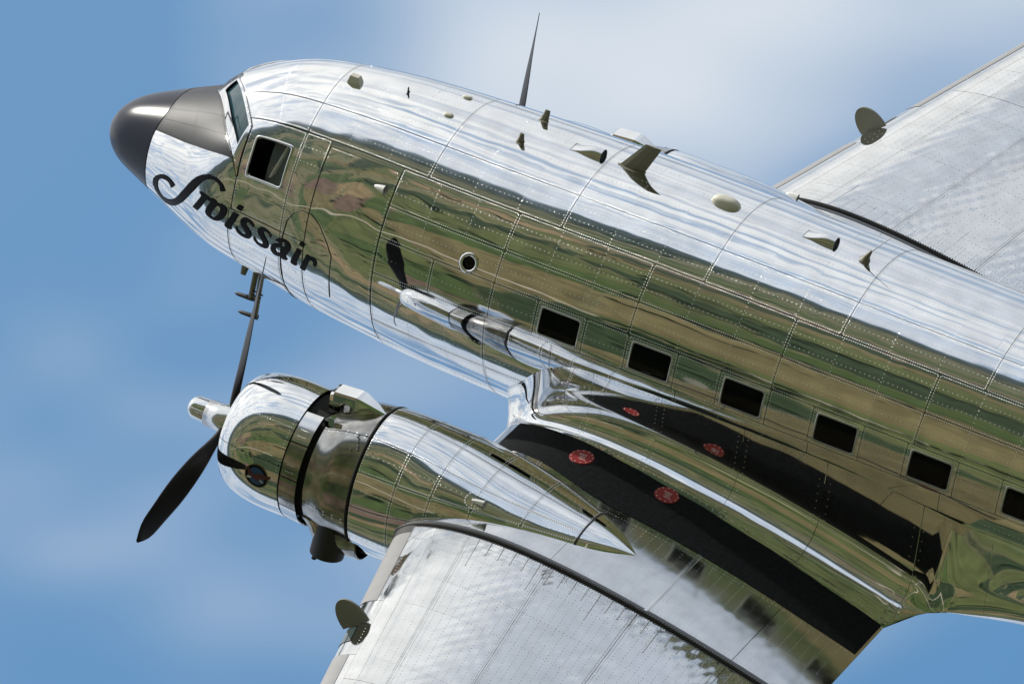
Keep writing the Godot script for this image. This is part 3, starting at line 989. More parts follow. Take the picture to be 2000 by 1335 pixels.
	var ex := put("exhaust_stack", tube([e0, e0 + Vector3(-0.005, -0.2, 0.03 * side), e0 + Vector3(-0.015, -0.37, 0.06 * side)], [0.165, 0.168, 0.17], 24, false), M.soot, o)
	put("exhaust_bore", tube([e0, e0 + Vector3(-0.015, -0.366, 0.06 * side)], [0.15, 0.158], 24, false), M.black, o)
	put("drain_pipe", tube([e0 + Vector3(-0.14, -0.3, 0.05 * side), e0 + Vector3(-0.145, -0.44, 0.06 * side), e0 + Vector3(-0.147, -0.48, 0.06 * side)], [0.016, 0.016, 0.028], 8), M.soot, o)
	commit_rivets("cowl", o, M.rivet)
	commit_rivets("fastener", o, M.rubber, "fastener_head")
	rivets.erase("cowl")
	rivets.erase("fastener")
	# nacelle behind the firewall, in panels
	var nf := func(x: float, d: float) -> Vector3:
		var p := nac(x, d, side)
		return p + Vector3(0, 0.7, 0.7 * side) * dent(p, 0.0024)
	var n: MeshInstance3D = put("engine_nacelle", grid(func(x, d): return nac(x, d, side, -0.03), span(4.57, 7.2, 0.15), span(-180.0, 180.0, 6.0), side < 0.0), M.liner, plane)
	for r in [[4.57, 5.0], [5.0, 5.38], [5.38, 5.8], [5.8, 6.3], [6.3, 6.83]]:
		for q in [[-50.0, 8.0], [8.0, 34.0], [34.0, 62.0], [62.0, 90.0], [90.0, 125.0], [125.0, 190.0]]:
			put("skin_panel", grid(nf, span(r[0] + 0.002, r[1] - 0.002, 0.022), span(q[0] + 0.2, q[1] - 0.2, 1.6), side < 0.0, null, 0.02), [M.alu, M.alu_b][rng.randi() % 2], n)
			if side > 0.0:
				var on := func(a: float, b: float) -> Vector3: return nac(a, b, 1.0, 0.0005)
				for d in [q[0] + 1.0, q[1] - 1.0]:
					rivet_line("nac", on, Vector2(r[0] + 0.01, d), Vector2(r[1] - 0.01, d), 0.024)
				rivet_line("nac", on, Vector2(r[0] + 0.014, q[0] + 1.0), Vector2(r[0] + 0.014, q[1] - 1.0), 0.03)
				rivet_line("nac", on, Vector2(r[1] - 0.014, q[0] + 1.0), Vector2(r[1] - 0.014, q[1] - 1.0), 0.03)
				rivet_line("nac", on, Vector2(r[0] + 0.01, (q[0] + q[1]) * 0.5), Vector2(r[1] - 0.01, (q[0] + q[1]) * 0.5), 0.055, 0.85)
	put("skin_panel", grid(nf, span(4.57, 6.4, 0.06), span(190.5, 309.5, 4.0), side < 0.0, null, 0.02), M.alu_b, n)
	put("nacelle_tip", grid(nf, span(6.84, 7.35, 0.025), span(-40.0, 220.0, 3.0), side < 0.0, null, 0.01), M.alu, n)
	put("tip_band", grid(func(u, d): return nac(lerpf(6.826, 6.846, u), d, side, 0.003), span(0.0, 1.0, 0.5), span(-20.0, 200.0, 3.0), side < 0.0), M.rubber, n)
	var bl := put("drain_mast", blister(func(a, b): return nac(a, b, side, 0.0), 5.758, 46.0, 0.14, 4.2, 0.055), M.white, n)
	if side > 0.0:
		for k in 20:
			var a := TAU * k / 20.0
			rivet("nac", nac(5.80 + 0.1 * cos(a), 46.0 + 9.5 * sin(a), 1.0, 0.001), Vector3(0, 0.7, 0.7), 1.1)
		commit_rivets("nac", n, M.rivet)
	make_propeller(side, -16.0 if side > 0.0 else 98.0)

# a teardrop blister with its blunt end cut off aft
func blister(on: Callable, x: float, deg: float, ln: float, wide: float, high: float) -> ArrayMesh:
	var f := func(u: float, v: float) -> Vector3:
		var r := sqrt(clampf(u, 0.0, 1.0)) * lerpf(1.0, 0.96, u)
		var a := lerpf(-PI * 0.5, PI * 0.5, v)
		var base: Vector3 = on.call(x + ln * u, deg + wide * r * sin(a))
		var d: float = deg_to_rad(deg)
		var top := high * r * cos(a)
		var c: Vector3 = on.call(x + ln * u, deg)
		var out: Vector3 = (on.call(x + ln * u, deg + 2.0) - c).cross(on.call(x + ln * u + 0.01, deg) - c).normalized()
		if out.y < 0.0 and deg > 0.0: out = -out
		return base + out * top
	return grid(f, span(0.0, 1.0, 0.06), span(0.0, 1.0, 0.08), true, null, 0.01)

func make_propeller(side: float, first: float):
	var c := Vector3(2.86, -1.34 if side > 0.0 else -1.24, side * 2.82)
	var dome := Sp.new([0, 1, 2, 3, 4, 5], [0.004, 0.075, 0.105, 0.112, 0.115, 0.115])
	var hub := put("propeller", grid(func(u, d): return c + Vector3(-0.47 + 0.05 * u * (0.4 + 0.12 * u), 0, 0) + Vector3(0, sin(d), cos(d)) * dome.e(u), span(0.0, 5.0, 0.25), span(0.0, TAU, 0.2), true), M.alu, plane)
	put("hub_barrel", tube([c + Vector3(-0.25, 0, 0), c + Vector3(-0.245, 0, 0), c + Vector3(-0.1, 0, 0), c + Vector3(-0.06, 0, 0), c + Vector3(0.1, 0, 0), c + Vector3(0.5, 0, 0)], [0.10, 0.135, 0.138, 0.155, 0.15, 0.11], 28), M.alu_c, hub)
	for k in 3:
		for d in [0.0, 0.18]:
			var a := TAU * k / 3.0 + 0.3
			var p := c + Vector3(-0.33, 0, 0)
			put("dome_rib", tube([c + Vector3(-0.41, sin(a + d) * 0.111, cos(a + d) * 0.113), c + Vector3(-0.245, sin(a + d) * 0.117, cos(a + d) * 0.117)], [0.008, 0.008], 6), M.alu_c, hub)
	# broad-chord blades, twisted from root to tip, at rest
	var chord := Sp.new([0.15, 0.3, 0.5, 0.8, 1.1, 1.4, 1.62, 1.74], [0.085, 0.10, 0.16, 0.225, 0.245, 0.22, 0.16, 0.03])
	var thick := Sp.new([0.15, 0.3, 0.5, 0.9, 1.4, 1.74], [0.075, 0.075, 0.05, 0.028, 0.016, 0.008])
	for k in 3:
		var a := deg_to_rad(first + 120.0 * k)
		var out := Vector3(0, sin(a), side * cos(a)) if side > 0.0 else Vector3(0, sin(a), -cos(a))
		if side < 0.0:
			out = Vector3(0, sin(a), cos(a))
		var tang := Vector3(1, 0, 0).cross(out)
		var secs := []
		for j in 23:
			var r := lerpf(0.12, 1.74, j / 22.0)
			var tw := deg_to_rad(lerpf(58.0, 22.0, pow(j / 22.0, 0.7)))
			var ch := tang * cos(tw) + Vector3(1, 0, 0) * sin(tw)
			var th := out.cross(ch)
			var ring := []
			for q in 14:
				var g := TAU * q / 14.0
				ring.append(c + out * r + ch * cos(g) * chord.e(r) * 0.5 + th * sin(g) * thick.e(r) * 0.5 * (1.0 - 0.35 * cos(g)))
			secs.append(ring)
		put("blade", loft(secs, true), M.blade, hub)

func make_lettering():
	var o := Node3D.new()
	o.name = "lettering"
	plane.add_child(o, true)
	var glyphs := [
		["S", [0.886, 1.28, 0.84, -3.21, 0.819, -0.64, 0.794, 0.63, 0.753, 0.79, 0.696, -0.43, 0.652, -3.27, 0.628, -7.38, 0.621, -11.64, 0.631, -16.82, 0.656, -19.92, 0.699, -21.22, 0.761, -19.54, 0.827, -15.44, 0.89, -10.7, 0.943, -5.64, 0.983, -0.95, 1.03, 3.95, 1.074, 8.57, 1.12, 12.6, 1.171, 15.58, 1.232, 17.6, 1.302, 18.48, 1.357, 18.28, 1.417, 17.38, 1.472, 16.08, 1.518, 14.47, 1.562, 11.85, 1.501, 11.08, 1.484, 13.64, 1.449, 15.05, 1.403, 15.87, 1.351, 16.04, 1.298, 15.23, 1.256, 13.69, 1.215, 10.79, 1.169, 6.71, 1.114, 1.98, 1.061, -3.41, 1.007, -9.03, 0.945, -14.24, 0.879, -19.1, 0.796, -23.97, 0.723, -26.58, 0.66, -26.27, 0.608, -23.91, 0.578, -19.39, 0.557, -15.68, 0.553, -12.07, 0.568, -6.32, 0.606, -1.48, 0.654, 1.94, 0.71, 4.08, 0.767, 4.64, 0.82, 3.87, 0.856, 2.82]],
		["w", [1.243, 7.47, 1.369, 6.03, 1.376, 5.54, 1.425, 6.18, 1.466, 5.56, 1.488, 4.66, 1.494, 3.37, 1.45, 0.85, 1.421, -2.54, 1.415, -4.81, 1.442, -5.57, 1.469, -4.63, 1.51, -1.32, 1.533, 1.75, 1.529, 3.11, 1.494, 3.37, 1.488, 4.66, 1.533, 5.03, 1.577, 4.78, 1.61, 3.64, 1.613, 1.88, 1.603, -0.36, 1.569, -3.54, 1.52, -6.08, 1.464, -7.27, 1.408, -7.09, 1.362, -6.24, 1.34, -4.28, 1.347, -1.45, 1.371, 1.18, 1.394, 3.18, 1.394, 3.87, 1.357, 4.19, 1.337, 3.31, 1.308, 0.77, 1.277, -2.63, 1.234, -6.78, 1.164, -6.17, 1.194, -2.69, 1.232, 1.13, 1.265, 4.39, 1.267, 5.38, 1.241, 6.34]],
		["i", [1.699, 3.96, 1.771, 3.54, 1.749, 1.25, 1.716, -2.44, 1.689, -5.4, 1.687, -6.34, 1.703, -7.07, 1.67, -8.14, 1.625, -8.03, 1.6, -7.15, 1.603, -5.44, 1.629, -2.89, 1.663, 0.54]],
		["idot", [1.755, 8.24, 1.816, 7.99, 1.792, 5.47, 1.726, 6.02]],
		["s", [1.977, 1.95, 1.967, 0.44, 1.948, 1.41, 1.922, 1.96, 1.895, 2.01, 1.873, 1.35, 1.874, 0.26, 1.904, -1.12, 1.933, -2.71, 1.949, -4.58, 1.941, -6.87, 1.914, -8.19, 1.865, -8.8, 1.809, -8.56, 1.764, -7.54, 1.742, -5.58, 1.741, -4.45, 1.753, -3.58, 1.775, -5.37, 1.803, -6.42, 1.836, -6.86, 1.864, -6.53, 1.877, -5.32, 1.862, -3.97, 1.826, -1.95, 1.803, 0.03, 1.799, 1.45, 1.816, 2.69, 1.846, 3.65, 1.891, 3.82, 1.931, 3.4, 1.959, 2.61]],
		["s2", [2.207, 1.04, 2.199, -0.3, 2.176, 0.89, 2.151, 1.63, 2.125, 1.66, 2.102, 0.84, 2.103, -0.02, 2.133, -1.84, 2.166, -3.96, 2.18, -5.66, 2.17, -7.69, 2.133, -8.82, 2.08, -9.18, 2.027, -8.69, 1.989, -7.2, 1.976, -5.96, 1.988, -4.37, 2.007, -5.9, 2.036, -7.36, 2.073, -7.48, 2.1, -6.72, 2.105, -5.73, 2.088, -4.33, 2.048, -2.14, 2.028, -0.33, 2.031, 1.36, 2.053, 2.4, 2.089, 2.97, 2.137, 2.72, 2.183, 2.02]],
		["a", [2.262, -0.09, 2.28, 1.02, 2.32, 1.84, 2.376, 2.1, 2.424, 1.8, 2.457, 0.65, 2.458, -1.38, 2.436, -3.81, 2.406, -6.54, 2.408, -7.49, 2.431, -8.5, 2.414, -9.32, 2.371, -9.69, 2.334, -9.27, 2.319, -8.99, 2.285, -9.72, 2.244, -9.45, 2.212, -8.06, 2.204, -6.39, 2.215, -4.3, 2.24, -2.6, 2.281, -1.63, 2.329, -1.37, 2.329, -0.94, 2.337, -0.5, 2.34, -1.63, 2.354, -2.24, 2.347, -3.34, 2.314, -3.29, 2.283, -4.3, 2.27, -5.47, 2.276, -6.62, 2.296, -7.41, 2.329, -6.62, 2.35, -5.1, 2.347, -3.34, 2.354, -2.24, 2.378, -2.18, 2.39, -0.64, 2.386, 0.53, 2.36, 0.8, 2.337, -0.5, 2.329, -0.94, 2.304, -0.43]],
		["i2", [2.541, 0.89, 2.6, 0.63, 2.583, -2.02, 2.557, -5.46, 2.542, -7.87, 2.556, -8.9, 2.533, -9.77, 2.497, -9.83, 2.467, -9.22, 2.475, -6.91, 2.502, -3.58]],
		["i2dot", [2.58, 4.89, 2.632, 4.29, 2.619, 2.33, 2.559, 2.73]],
		["r", [2.664, 0.1, 2.723, -0.18, 2.742, -0.09, 2.784, -0.46, 2.799, -2.0, 2.791, -4.86, 2.753, -4.54, 2.755, -2.9, 2.731, -2.15, 2.707, -2.83, 2.689, -4.8, 2.666, -7.74, 2.654, -10.28, 2.618, -10.27, 2.586, -9.67, 2.609, -6.83, 2.638, -3.43]],
	]
	var on := func(x: float, d: float) -> Vector3: return fus(x, d, 0.0085)
	var made := {}
	for gl in glyphs:
		var pts := PackedVector2Array()
		for k in range(0, gl[1].size(), 2):
			pts.append(Vector2(gl[1][k], gl[1][k + 1] * 0.018))
		var m := decal_mesh(pts, func(a, b): return on.call(a, b / 0.018), 0.035)
		put("letter", m, M.ink, o)

func make_emblem():
	var on := func(x: float, d: float, off: float) -> Vector3: return ring_at(x, 0.667 + off, d, 1.0)
	var disc := func(r0: float, r1: float, off: float) -> ArrayMesh:
		return grid(func(u, v): return on.call(3.549 + lerpf(r0, r1, u) * cos(v), 1.2 + rad_to_deg(lerpf(r0, r1, u) * sin(v) / 0.66), off), span(0.0, 1.0, 0.25), span(0.0, TAU, 0.15))
	var o := put("emblem", disc.call(0.0, 0.128, 0.0), M.ink, plane)
	put("emblem_field", disc.call(0.0, 0.092, 0.002), M.blue, o)
	put("emblem_rim", disc.call(0.121, 0.128, 0.002), M.gold, o)
	var shapes := [
		[M.maroon, [3.439, 8.1, 3.459, 7.4, 3.49, 4.8, 3.52, 2.4, 3.495, -0.6, 3.463, 1.2]],
		[M.maroon, [3.494, 0.1, 3.52, 2.0, 3.558, 4.3, 3.598, 5.1, 3.637, 4.7, 3.674, 4.8, 3.706, 6.0, 3.69, 4.3, 3.703, 3.4, 3.678, 2.2, 3.638, 1.4, 3.598, -0.1, 3.58, -2.7, 3.538, -2.4, 3.511, -1.4]],
		[M.white, [3.442, -2.0, 3.464, -0.7, 3.495, -0.4, 3.49, -2.2, 3.456, -2.8]],
		[M.cloth, [3.583, -1.3, 3.603, -0.8, 3.634, -2.5, 3.622, -3.5]]]
	for s in shapes:
		var pts := PackedVector2Array()
		for k in range(0, s[1].size(), 2):
			pts.append(Vector2(s[1][k], deg_to_rad(s[1][k + 1]) * 0.66))
		put("emblem_bird", decal_mesh(pts, func(a, b): return on.call(a, rad_to_deg(b / 0.66), 0.004), 0.04), s[0], o)

# a swept fin with a small base plate, standing on the roof line
func fin(called: String, x: float, deg: float, ln: float, tip: float, high: float, sweep: float, mat: Material):
	var b := fus(x, deg)
	var n := Vector3(0, sin(deg_to_rad(deg)), cos(deg_to_rad(deg)))
	var secs := []
	for k in 5:
		var t := k / 4.0
		var l := lerpf(ln, tip, t) * 0.5
		var c := b + n * (high * t) + Vector3(ln * 0.5 + sweep * t, 0, 0)
		var w := lerpf(0.022, 0.01, t)
		var side := Vector3(1, 0, 0).cross(n)
		var ring := []
		for q in [[-1.0, 0.0], [-0.6, 0.8], [0.1, 1.0], [1.0, 0.0], [0.1, -1.0], [-0.6, -0.8]]:
			ring.append(c + Vector3(l * q[0], 0, 0) + side * w * q[1])
		secs.append(ring)
	var o := put(called, loft(secs), mat, plane)
	var foot := func(u: float, v: float) -> Vector3:
		var q := Vector2(cos(v), sin(v)) * u
		return fus(x + ln * 0.5 + q.x * ln * 0.58, deg + rad_to_deg(q.y * 0.05 / 1.38), 0.006 * (1.0 - pow(u, 6.0)))
	put("base_plate", grid(foot, span(0.0, 1.0, 0.2), span(0.0, TAU, 0.25)), mat, o)

func dome(called: String, x: float, deg: float, ln: float, wide: float, high: float, mat: Material) -> MeshInstance3D:
	var f := func(u: float, v: float) -> Vector3:
		var q := Vector2(signf(cos(v)) * pow(absf(cos(v)), 0.75), signf(sin(v)) * pow(absf(sin(v)), 0.85)) * u
		return fus(x + q.x * ln, deg + rad_to_deg(q.y * wide / 1.38), high * pow(maxf(0.0, 1.0 - pow(absf(u), 3.2)), 0.6))
	return put(called, grid(f, span(0.0, 1.0, 0.07), span(0.0, TAU, 0.16), false, null, 0.01), mat, plane)

func make_fittings():
	fin("antenna", 5.36, 90.0, 0.27, 0.175, 0.325, 0.2, M.olive)
	fin("antenna", 4.32, 81.7, 0.085, 0.045, 0.115, 0.02, M.olive)
	fin("antenna", 4.29, 103.9, 0.1, 0.055, 0.12, 0.02, M.olive)
	fin("antenna", 3.01, 87.7, 0.02, 0.012, 0.07, 0.0, M.rubber)
	fin("antenna", 1.53, -66.0, 0.1, 0.06, 0.13, 0.0, M.olive)
	dome("antenna_dome", 3.55, 82.2, 0.055, 0.035, 0.025, M.beige)
	dome("antenna_dome", 3.53, 100.6, 0.055, 0.035, 0.025, M.beige)
	dome("antenna_dome", 6.53, 90.0, 0.155, 0.075, 0.075, M.beige)
	# stubby box antenna
	var b := fus(2.46, 84.7)
	var secs := []
	for k in 2:
		var l := lerpf(0.075, 0.045, k)
		var w := lerpf(0.045, 0.03, k)
		var c := b + Vector3(0, 0.09 * k - 0.01, 0.012 * k)
		secs.append([c + Vector3(-l, 0, w), c + Vector3(-l, 0, -w), c + Vector3(l, 0, -w), c + Vector3(l, 0, w)])
	var bo := put("antenna_box", loft(secs), M.beige, plane)
	dome("base_plate", 2.46, 84.7, 0.085, 0.05, 0.008, M.beige)
	# air outlets: half-round hoods open aft
	for x in [4.84, 7.39]:
		var hood := func(u: float, v: float) -> Vector3:
			var a := lerpf(0.0, PI, v)
			var k := smoothstep(-0.15, 0.75, u)
			return fus(x + 0.33 * u, 90.5 + rad_to_deg(cos(a) * lerpf(0.065, 0.075, u) / 1.38), 0.075 * sin(a) * k + 0.001)
		var h := put("air_outlet", grid(hood, span(0.0, 1.0, 0.1), span(0.0, 1.0, 0.07), false, null, 0.006), M.alu_c, plane)
		put("outlet_mouth", grid(func(u, v): return fus(x + 0.322, 90.5 + rad_to_deg(cos(v * PI) * 0.073 * u / 1.38), 0.072 * sin(v * PI) * u), span(0.0, 1.0, 0.5), span(0.0, 1.0, 0.1)), M.black, h)
	# whip aerial on a cone foot
	var w0 := fus(8.06, 88.0)
	var wh := put("whip_aerial", tube([w0, w0 + Vector3(0.015, 0.05, 0), w0 + Vector3(0.055, 0.13, 0)], [0.06, 0.03, 0.01], 14), M.olive, plane)
	put("mast", tube([w0 + Vector3(0.05, 0.12, 0), w0 + Vector3(0.24, 0.36, 0)], [0.007, 0.003], 6), M.alu_c, wh)
	# white outlet blister on the door
	put("vent_blister", blister(func(a, d): return fus(a, d), 3.225, 38.7, 0.14, 1.9, 0.045), M.white, plane)
	put("vent_blister", blister(func(a, d): return fus(a, d), 2.25, -1.0, 0.1, 1.4, 0.03), M.white, plane)
	put("vent_blister", blister(func(a, d): return fus(a, d), 2.72, -9.5, 0.13, 1.6, 0.025), M.alu_b, plane)
	# pitot heads under the nose
	var p := put("pitot_tube", tube([Vector3(1.79, -1.2, 0.55), Vector3(1.755, -1.545, 0.55)], [0.032, 0.03], 10), M.olive, plane)
	put("probe", tube([Vector3(1.79, -1.55, 0.55), Vector3(1.73, -1.56, 0.55), Vector3(1.6, -1.568, 0.55), Vector3(1.565, -1.57, 0.55)], [0.03, 0.026, 0.02, 0.004], 10), M.rubber, p)
	var p2 := put("pitot_tube", tube([Vector3(1.86, -1.2, 0.56), Vector3(1.82, -1.74, 0.55)], [0.032, 0.03], 10), M.olive, plane)
	put("probe", tube([Vector3(1.85, -1.75, 0.55), Vector3(1.79, -1.757, 0.55), Vector3(1.66, -1.766, 0.55), Vector3(1.62, -1.77, 0.55)], [0.03, 0.026, 0.02, 0.004], 10), M.rubber, p2)
	put("brace", tube([Vector3(1.77, -1.44, 0.57), Vector3(1.9, -1.46, 0.57)], [0.008, 0.008], 6), M.rubber, p)
	put("brace", tube([Vector3(1.77, -1.49, 0.57), Vector3(1.88, -1.5, 0.57)], [0.008, 0.008], 6), M.rubber, p)
	# flush access panel on the rear roof
	var ap := func(x: float, d: float) -> Vector3: return fus(x, d, 0.004)
	put("access_panel", grid(ap, span(9.28, 9.7, 0.05), span(69.0, 77.0, 1.3), false, null, 0.006), M.alu_b, plane)
	# red exit stencil under the fifth window
	var t := TextMesh.new()
	var fo := SystemFont.new()
	fo.font_names = PackedStringArray(["Droid Sans"])
	t.font = fo
	t.text = "EMERGENCY EXIT"
	t.font_size = 32
	t.pixel_size = 0.00085
	t.depth = 0.001
	var s := put("exit_stencil", t, M.red, plane)
	s.transform = Transform3D(Basis(Vector3(1, 0, 0), Vector3(0, 0.997, -0.08), Vector3(0, 0.08, 0.997)), fus(9.57, 4.9, 0.006))

func make_tail():
	var foil := func(a: Vector3, b: Vector3, ca: float, cb: float, th: Vector3) -> ArrayMesh:
		var secs := []
		for k in 7:
			var t := k / 6.0
			var c := lerpf(ca, cb, t)
			var ring := []
			for q in 16:
				var g := TAU * q / 16.0
				ring.append(a.lerp(b, t) + Vector3(c * (0.5 - 0.5 * cos(g)), 0, 0) + th * sin(g) * 0.06 * c * (0.5 + 0.5 * cos(g * 0.5) * cos(g * 0.5)))
			secs.append(ring)
		return loft(secs, true)
	put("tail_fin", foil.call(Vector3(15.9, 0.6, 0), Vector3(18.0, 3.4, 0), 3.2, 1.4, Vector3(0, 0, 1)), M.wing, plane)
	for side in [1.0, -1.0]:
		put("tailplane", foil.call(Vector3(16.6, 0.1, 0.3 * side), Vector3(17.4, 0.1, 4.0 * side), 2.2, 1.1, Vector3(0, 1, 0)), M.wing, plane)

# ---------------------------------------------------------------- the land below
func structure(o: Node3D, label: String, category: String):
	o.set_meta("kind", "structure")
	o.set_meta("label", label)
	o.set_meta("category", category)

func height(x: float, z: float) -> float:
	var d := sqrt(x * x + z * z)
	return (12.0 * lumps.get_noise_2d(x * 0.0012, z * 0.0012) + 190.0 * smoothstep(2200.0, 9000.0, d) * (0.55 + 0.9 * lumps.get_noise_2d(x * 0.00022 + 7.0, z * 0.00022)))

func make_land():
	var st := SurfaceTool.new()
	# terrain: rings that widen with distance
	var rs := [0.0]
	var r := 60.0
	while r < 34000.0:
		rs.append(r)
		r *= 1.16
	var shape := func(i: float, a: float) -> Vector3:
		var q: float = lerpf(rs[clampi(int(i), 0, rs.size() - 1)], rs[clampi(int(i) + 1, 0, rs.size() - 1)], i - floorf(i)) if i >= 0.0 else 0.0
		return Vector3(q * cos(a), height(q * cos(a), q * sin(a)), q * sin(a))
	var land := put("ground", grid(shape, span(0.0, 29.0, 1.0), span(0.0, TAU, TAU / 180.0), true), M.land, self)
	var hills := put("hills", grid(shape, span(29.0, rs.size() - 1.001, 1.0), span(0.0, TAU, TAU / 180.0), true), M.hill, self)
	structure(hills, "distant wooded hills around the farmland, forming the reflected horizon", "hills")
	structure(land, "rolling farmland far below the airplane, seen in its polished skin", "ground")
	# fields: jittered plots laid a little above the ground, in a handful of crops
	var crops := ["grass", "pasture", "wheat", "soil", "dark", "straw"]
	var share := [0.28, 0.25, 0.17, 0.08, 0.14, 0.08]
	var tools := {}
	for c in crops:
		var s := SurfaceTool.new()
		s.begin(Mesh.PRIMITIVE_TRIANGLES)
		tools[c] = s
	var n := 36
	var cell := Vector2(270.0, 170.0)
	var at := func(i: int, j: int) -> Vector2:
		var k := absi(hash(i * 7919 + j * 104729))
		return Vector2((i - n * 0.5) * cell.x + (k % 100 - 50) * 1.3, (j - n * 0.8) * cell.y + (k / 100 % 100 - 50) * 0.9).rotated(0.35 + 0.06 * sin(i * 0.21) + 0.05 * sin(j * 0.13))
	for i in n:
		for j in int(n * 1.6):
			var v := rng.randf()
			var c := 0
			while c < crops.size() - 1 and v > share[c]:
				v -= share[c]
				c += 1
			var q := [at.call(i, j), at.call(i + 1, j), at.call(i + 1, j + 1), at.call(i, j + 1)]
			var m: Vector2 = (q[0] + q[1] + q[2] + q[3]) * 0.25
			var s: SurfaceTool = tools[crops[c]]
			for k in 4:
				q[k] = q[k].move_toward(m, 3.0 + 2.5 * absf(sin(i * 3.0 + j)))
			for a in 4:
				for b in 4:
					var p := func(u: float, w: float) -> Vector3:
						var e: Vector2 = q[0].lerp(q[1], u).lerp(q[3].lerp(q[2], u), w)
						return Vector3(e.x, height(e.x, e.y) + 0.6, e.y)
					var p0: Vector3 = p.call(a / 4.0, b / 4.0)
					var p1: Vector3 = p.call((a + 1) / 4.0, b / 4.0)
					var p2: Vector3 = p.call((a + 1) / 4.0, (b + 1) / 4.0)
					var p3: Vector3 = p.call(a / 4.0, (b + 1) / 4.0)
					for t in [p0, p1, p2, p0, p2, p3]:
						s.set_normal(Vector3.UP)
						s.add_vertex(t)
	for c in crops:
		var o := put("field", tools[c].commit(), M[c], land)
		o.set_meta("kind", "stuff")
	# a tarred road and a river bend
	var roads := [[Vector2(-2500, -300), Vector2(-600, 120), Vector2(300, -60), Vector2(1500, 420), Vector2(4200, 300)], [Vector2(-300, -3200), Vector2(90, -900), Vector2(-160, 100), Vector2(260, 1300), Vector2(100, 3600)], [Vector2(500, -2800), Vector2(900, -500), Vector2(640, 700), Vector2(1300, 2500)]]
	for k in roads.size():
		var cv := Curve3D.new()
		for p in roads[k]:
			cv.add_point(Vector3(p.x, 0, p.y), Vector3(-250, 0, -60 + 120 * k), Vector3(250, 0, 60 - 120 * k))
		var pts := cv.get_baked_points()
		var s := PackedVector3Array()
		for i in range(0, pts.size() - 40, 40):
			var a := pts[i]
			var b := pts[i + 40]
			var w := (b - a).cross(Vector3.UP).normalized() * (4.5 if k < 2 else 2.5)
			for q in [a + w, b + w, b - w, a + w, b - w, a - w]:
				s.append(Vector3(q.x, height(q.x, q.z) + 1.6, q.z))
		var o := put("road", soup(s), M.road, self)
		structure(o, ["pale country road winding between the fields far below", "second pale road crossing the fields towards the woods", "narrow farm track along the far fields"][k], "road")
	# woods: clumps of crowns along the field edges and on the hills
	var tree := SurfaceTool.new()
	var sp := SphereMesh.new()
	sp.radius = 5.0
	sp.height = 12.0
	sp.radial_segments = 7
	sp.rings = 4
	var where := []
	for k in 9000:
		var a := rng.randf() * TAU
		var d := 80.0 + 5200.0 * pow(rng.randf(), 0.8)
		var p := Vector2(cos(a), sin(a)) * d
		if lumps.get_noise_2d(p.x * 0.0045, p.y * 0.0045 + 30.0) < 0.22:
			continue
		var sc := rng.randf_range(0.7, 1.7)
		where.append(Transform3D(Basis().rotated(Vector3.UP, rng.randf() * TAU).scaled(Vector3(sc * rng.randf_range(0.8, 1.5), sc, sc)), Vector3(p.x, height(p.x, p.y) + 5.0 * sc, p.y)))
	for k in 9000:
		var a := rng.randf() * TAU
		var d := 3200.0 + 5500.0 * rng.randf()
		var p := Vector2(cos(a), sin(a)) * d
		var sc := rng.randf_range(1.2, 2.6)
		where.append(Transform3D(Basis().scaled(Vector3(sc * 2.2, sc, sc * 2.2)), Vector3(p.x, height(p.x, p.y) + 5.0 * sc, p.y)))
	var mm := MultiMesh.new()
	mm.transform_format = MultiMesh.TRANSFORM_3D
	mm.mesh = sp
	mm.instance_count = where.size()
	for k in where.size():
		mm.set_instance_transform(k, where[k])
	var wo := MultiMeshInstance3D.new()
	wo.name = "woods"
	wo.multimesh = mm
	wo.material_override = M.wood
	add_child(wo, true)
	wo.set_meta("kind", "stuff")
	wo.set_meta("label", "dark green woods and hedgerow trees between the fields below")
	wo.set_meta("category", "woods")

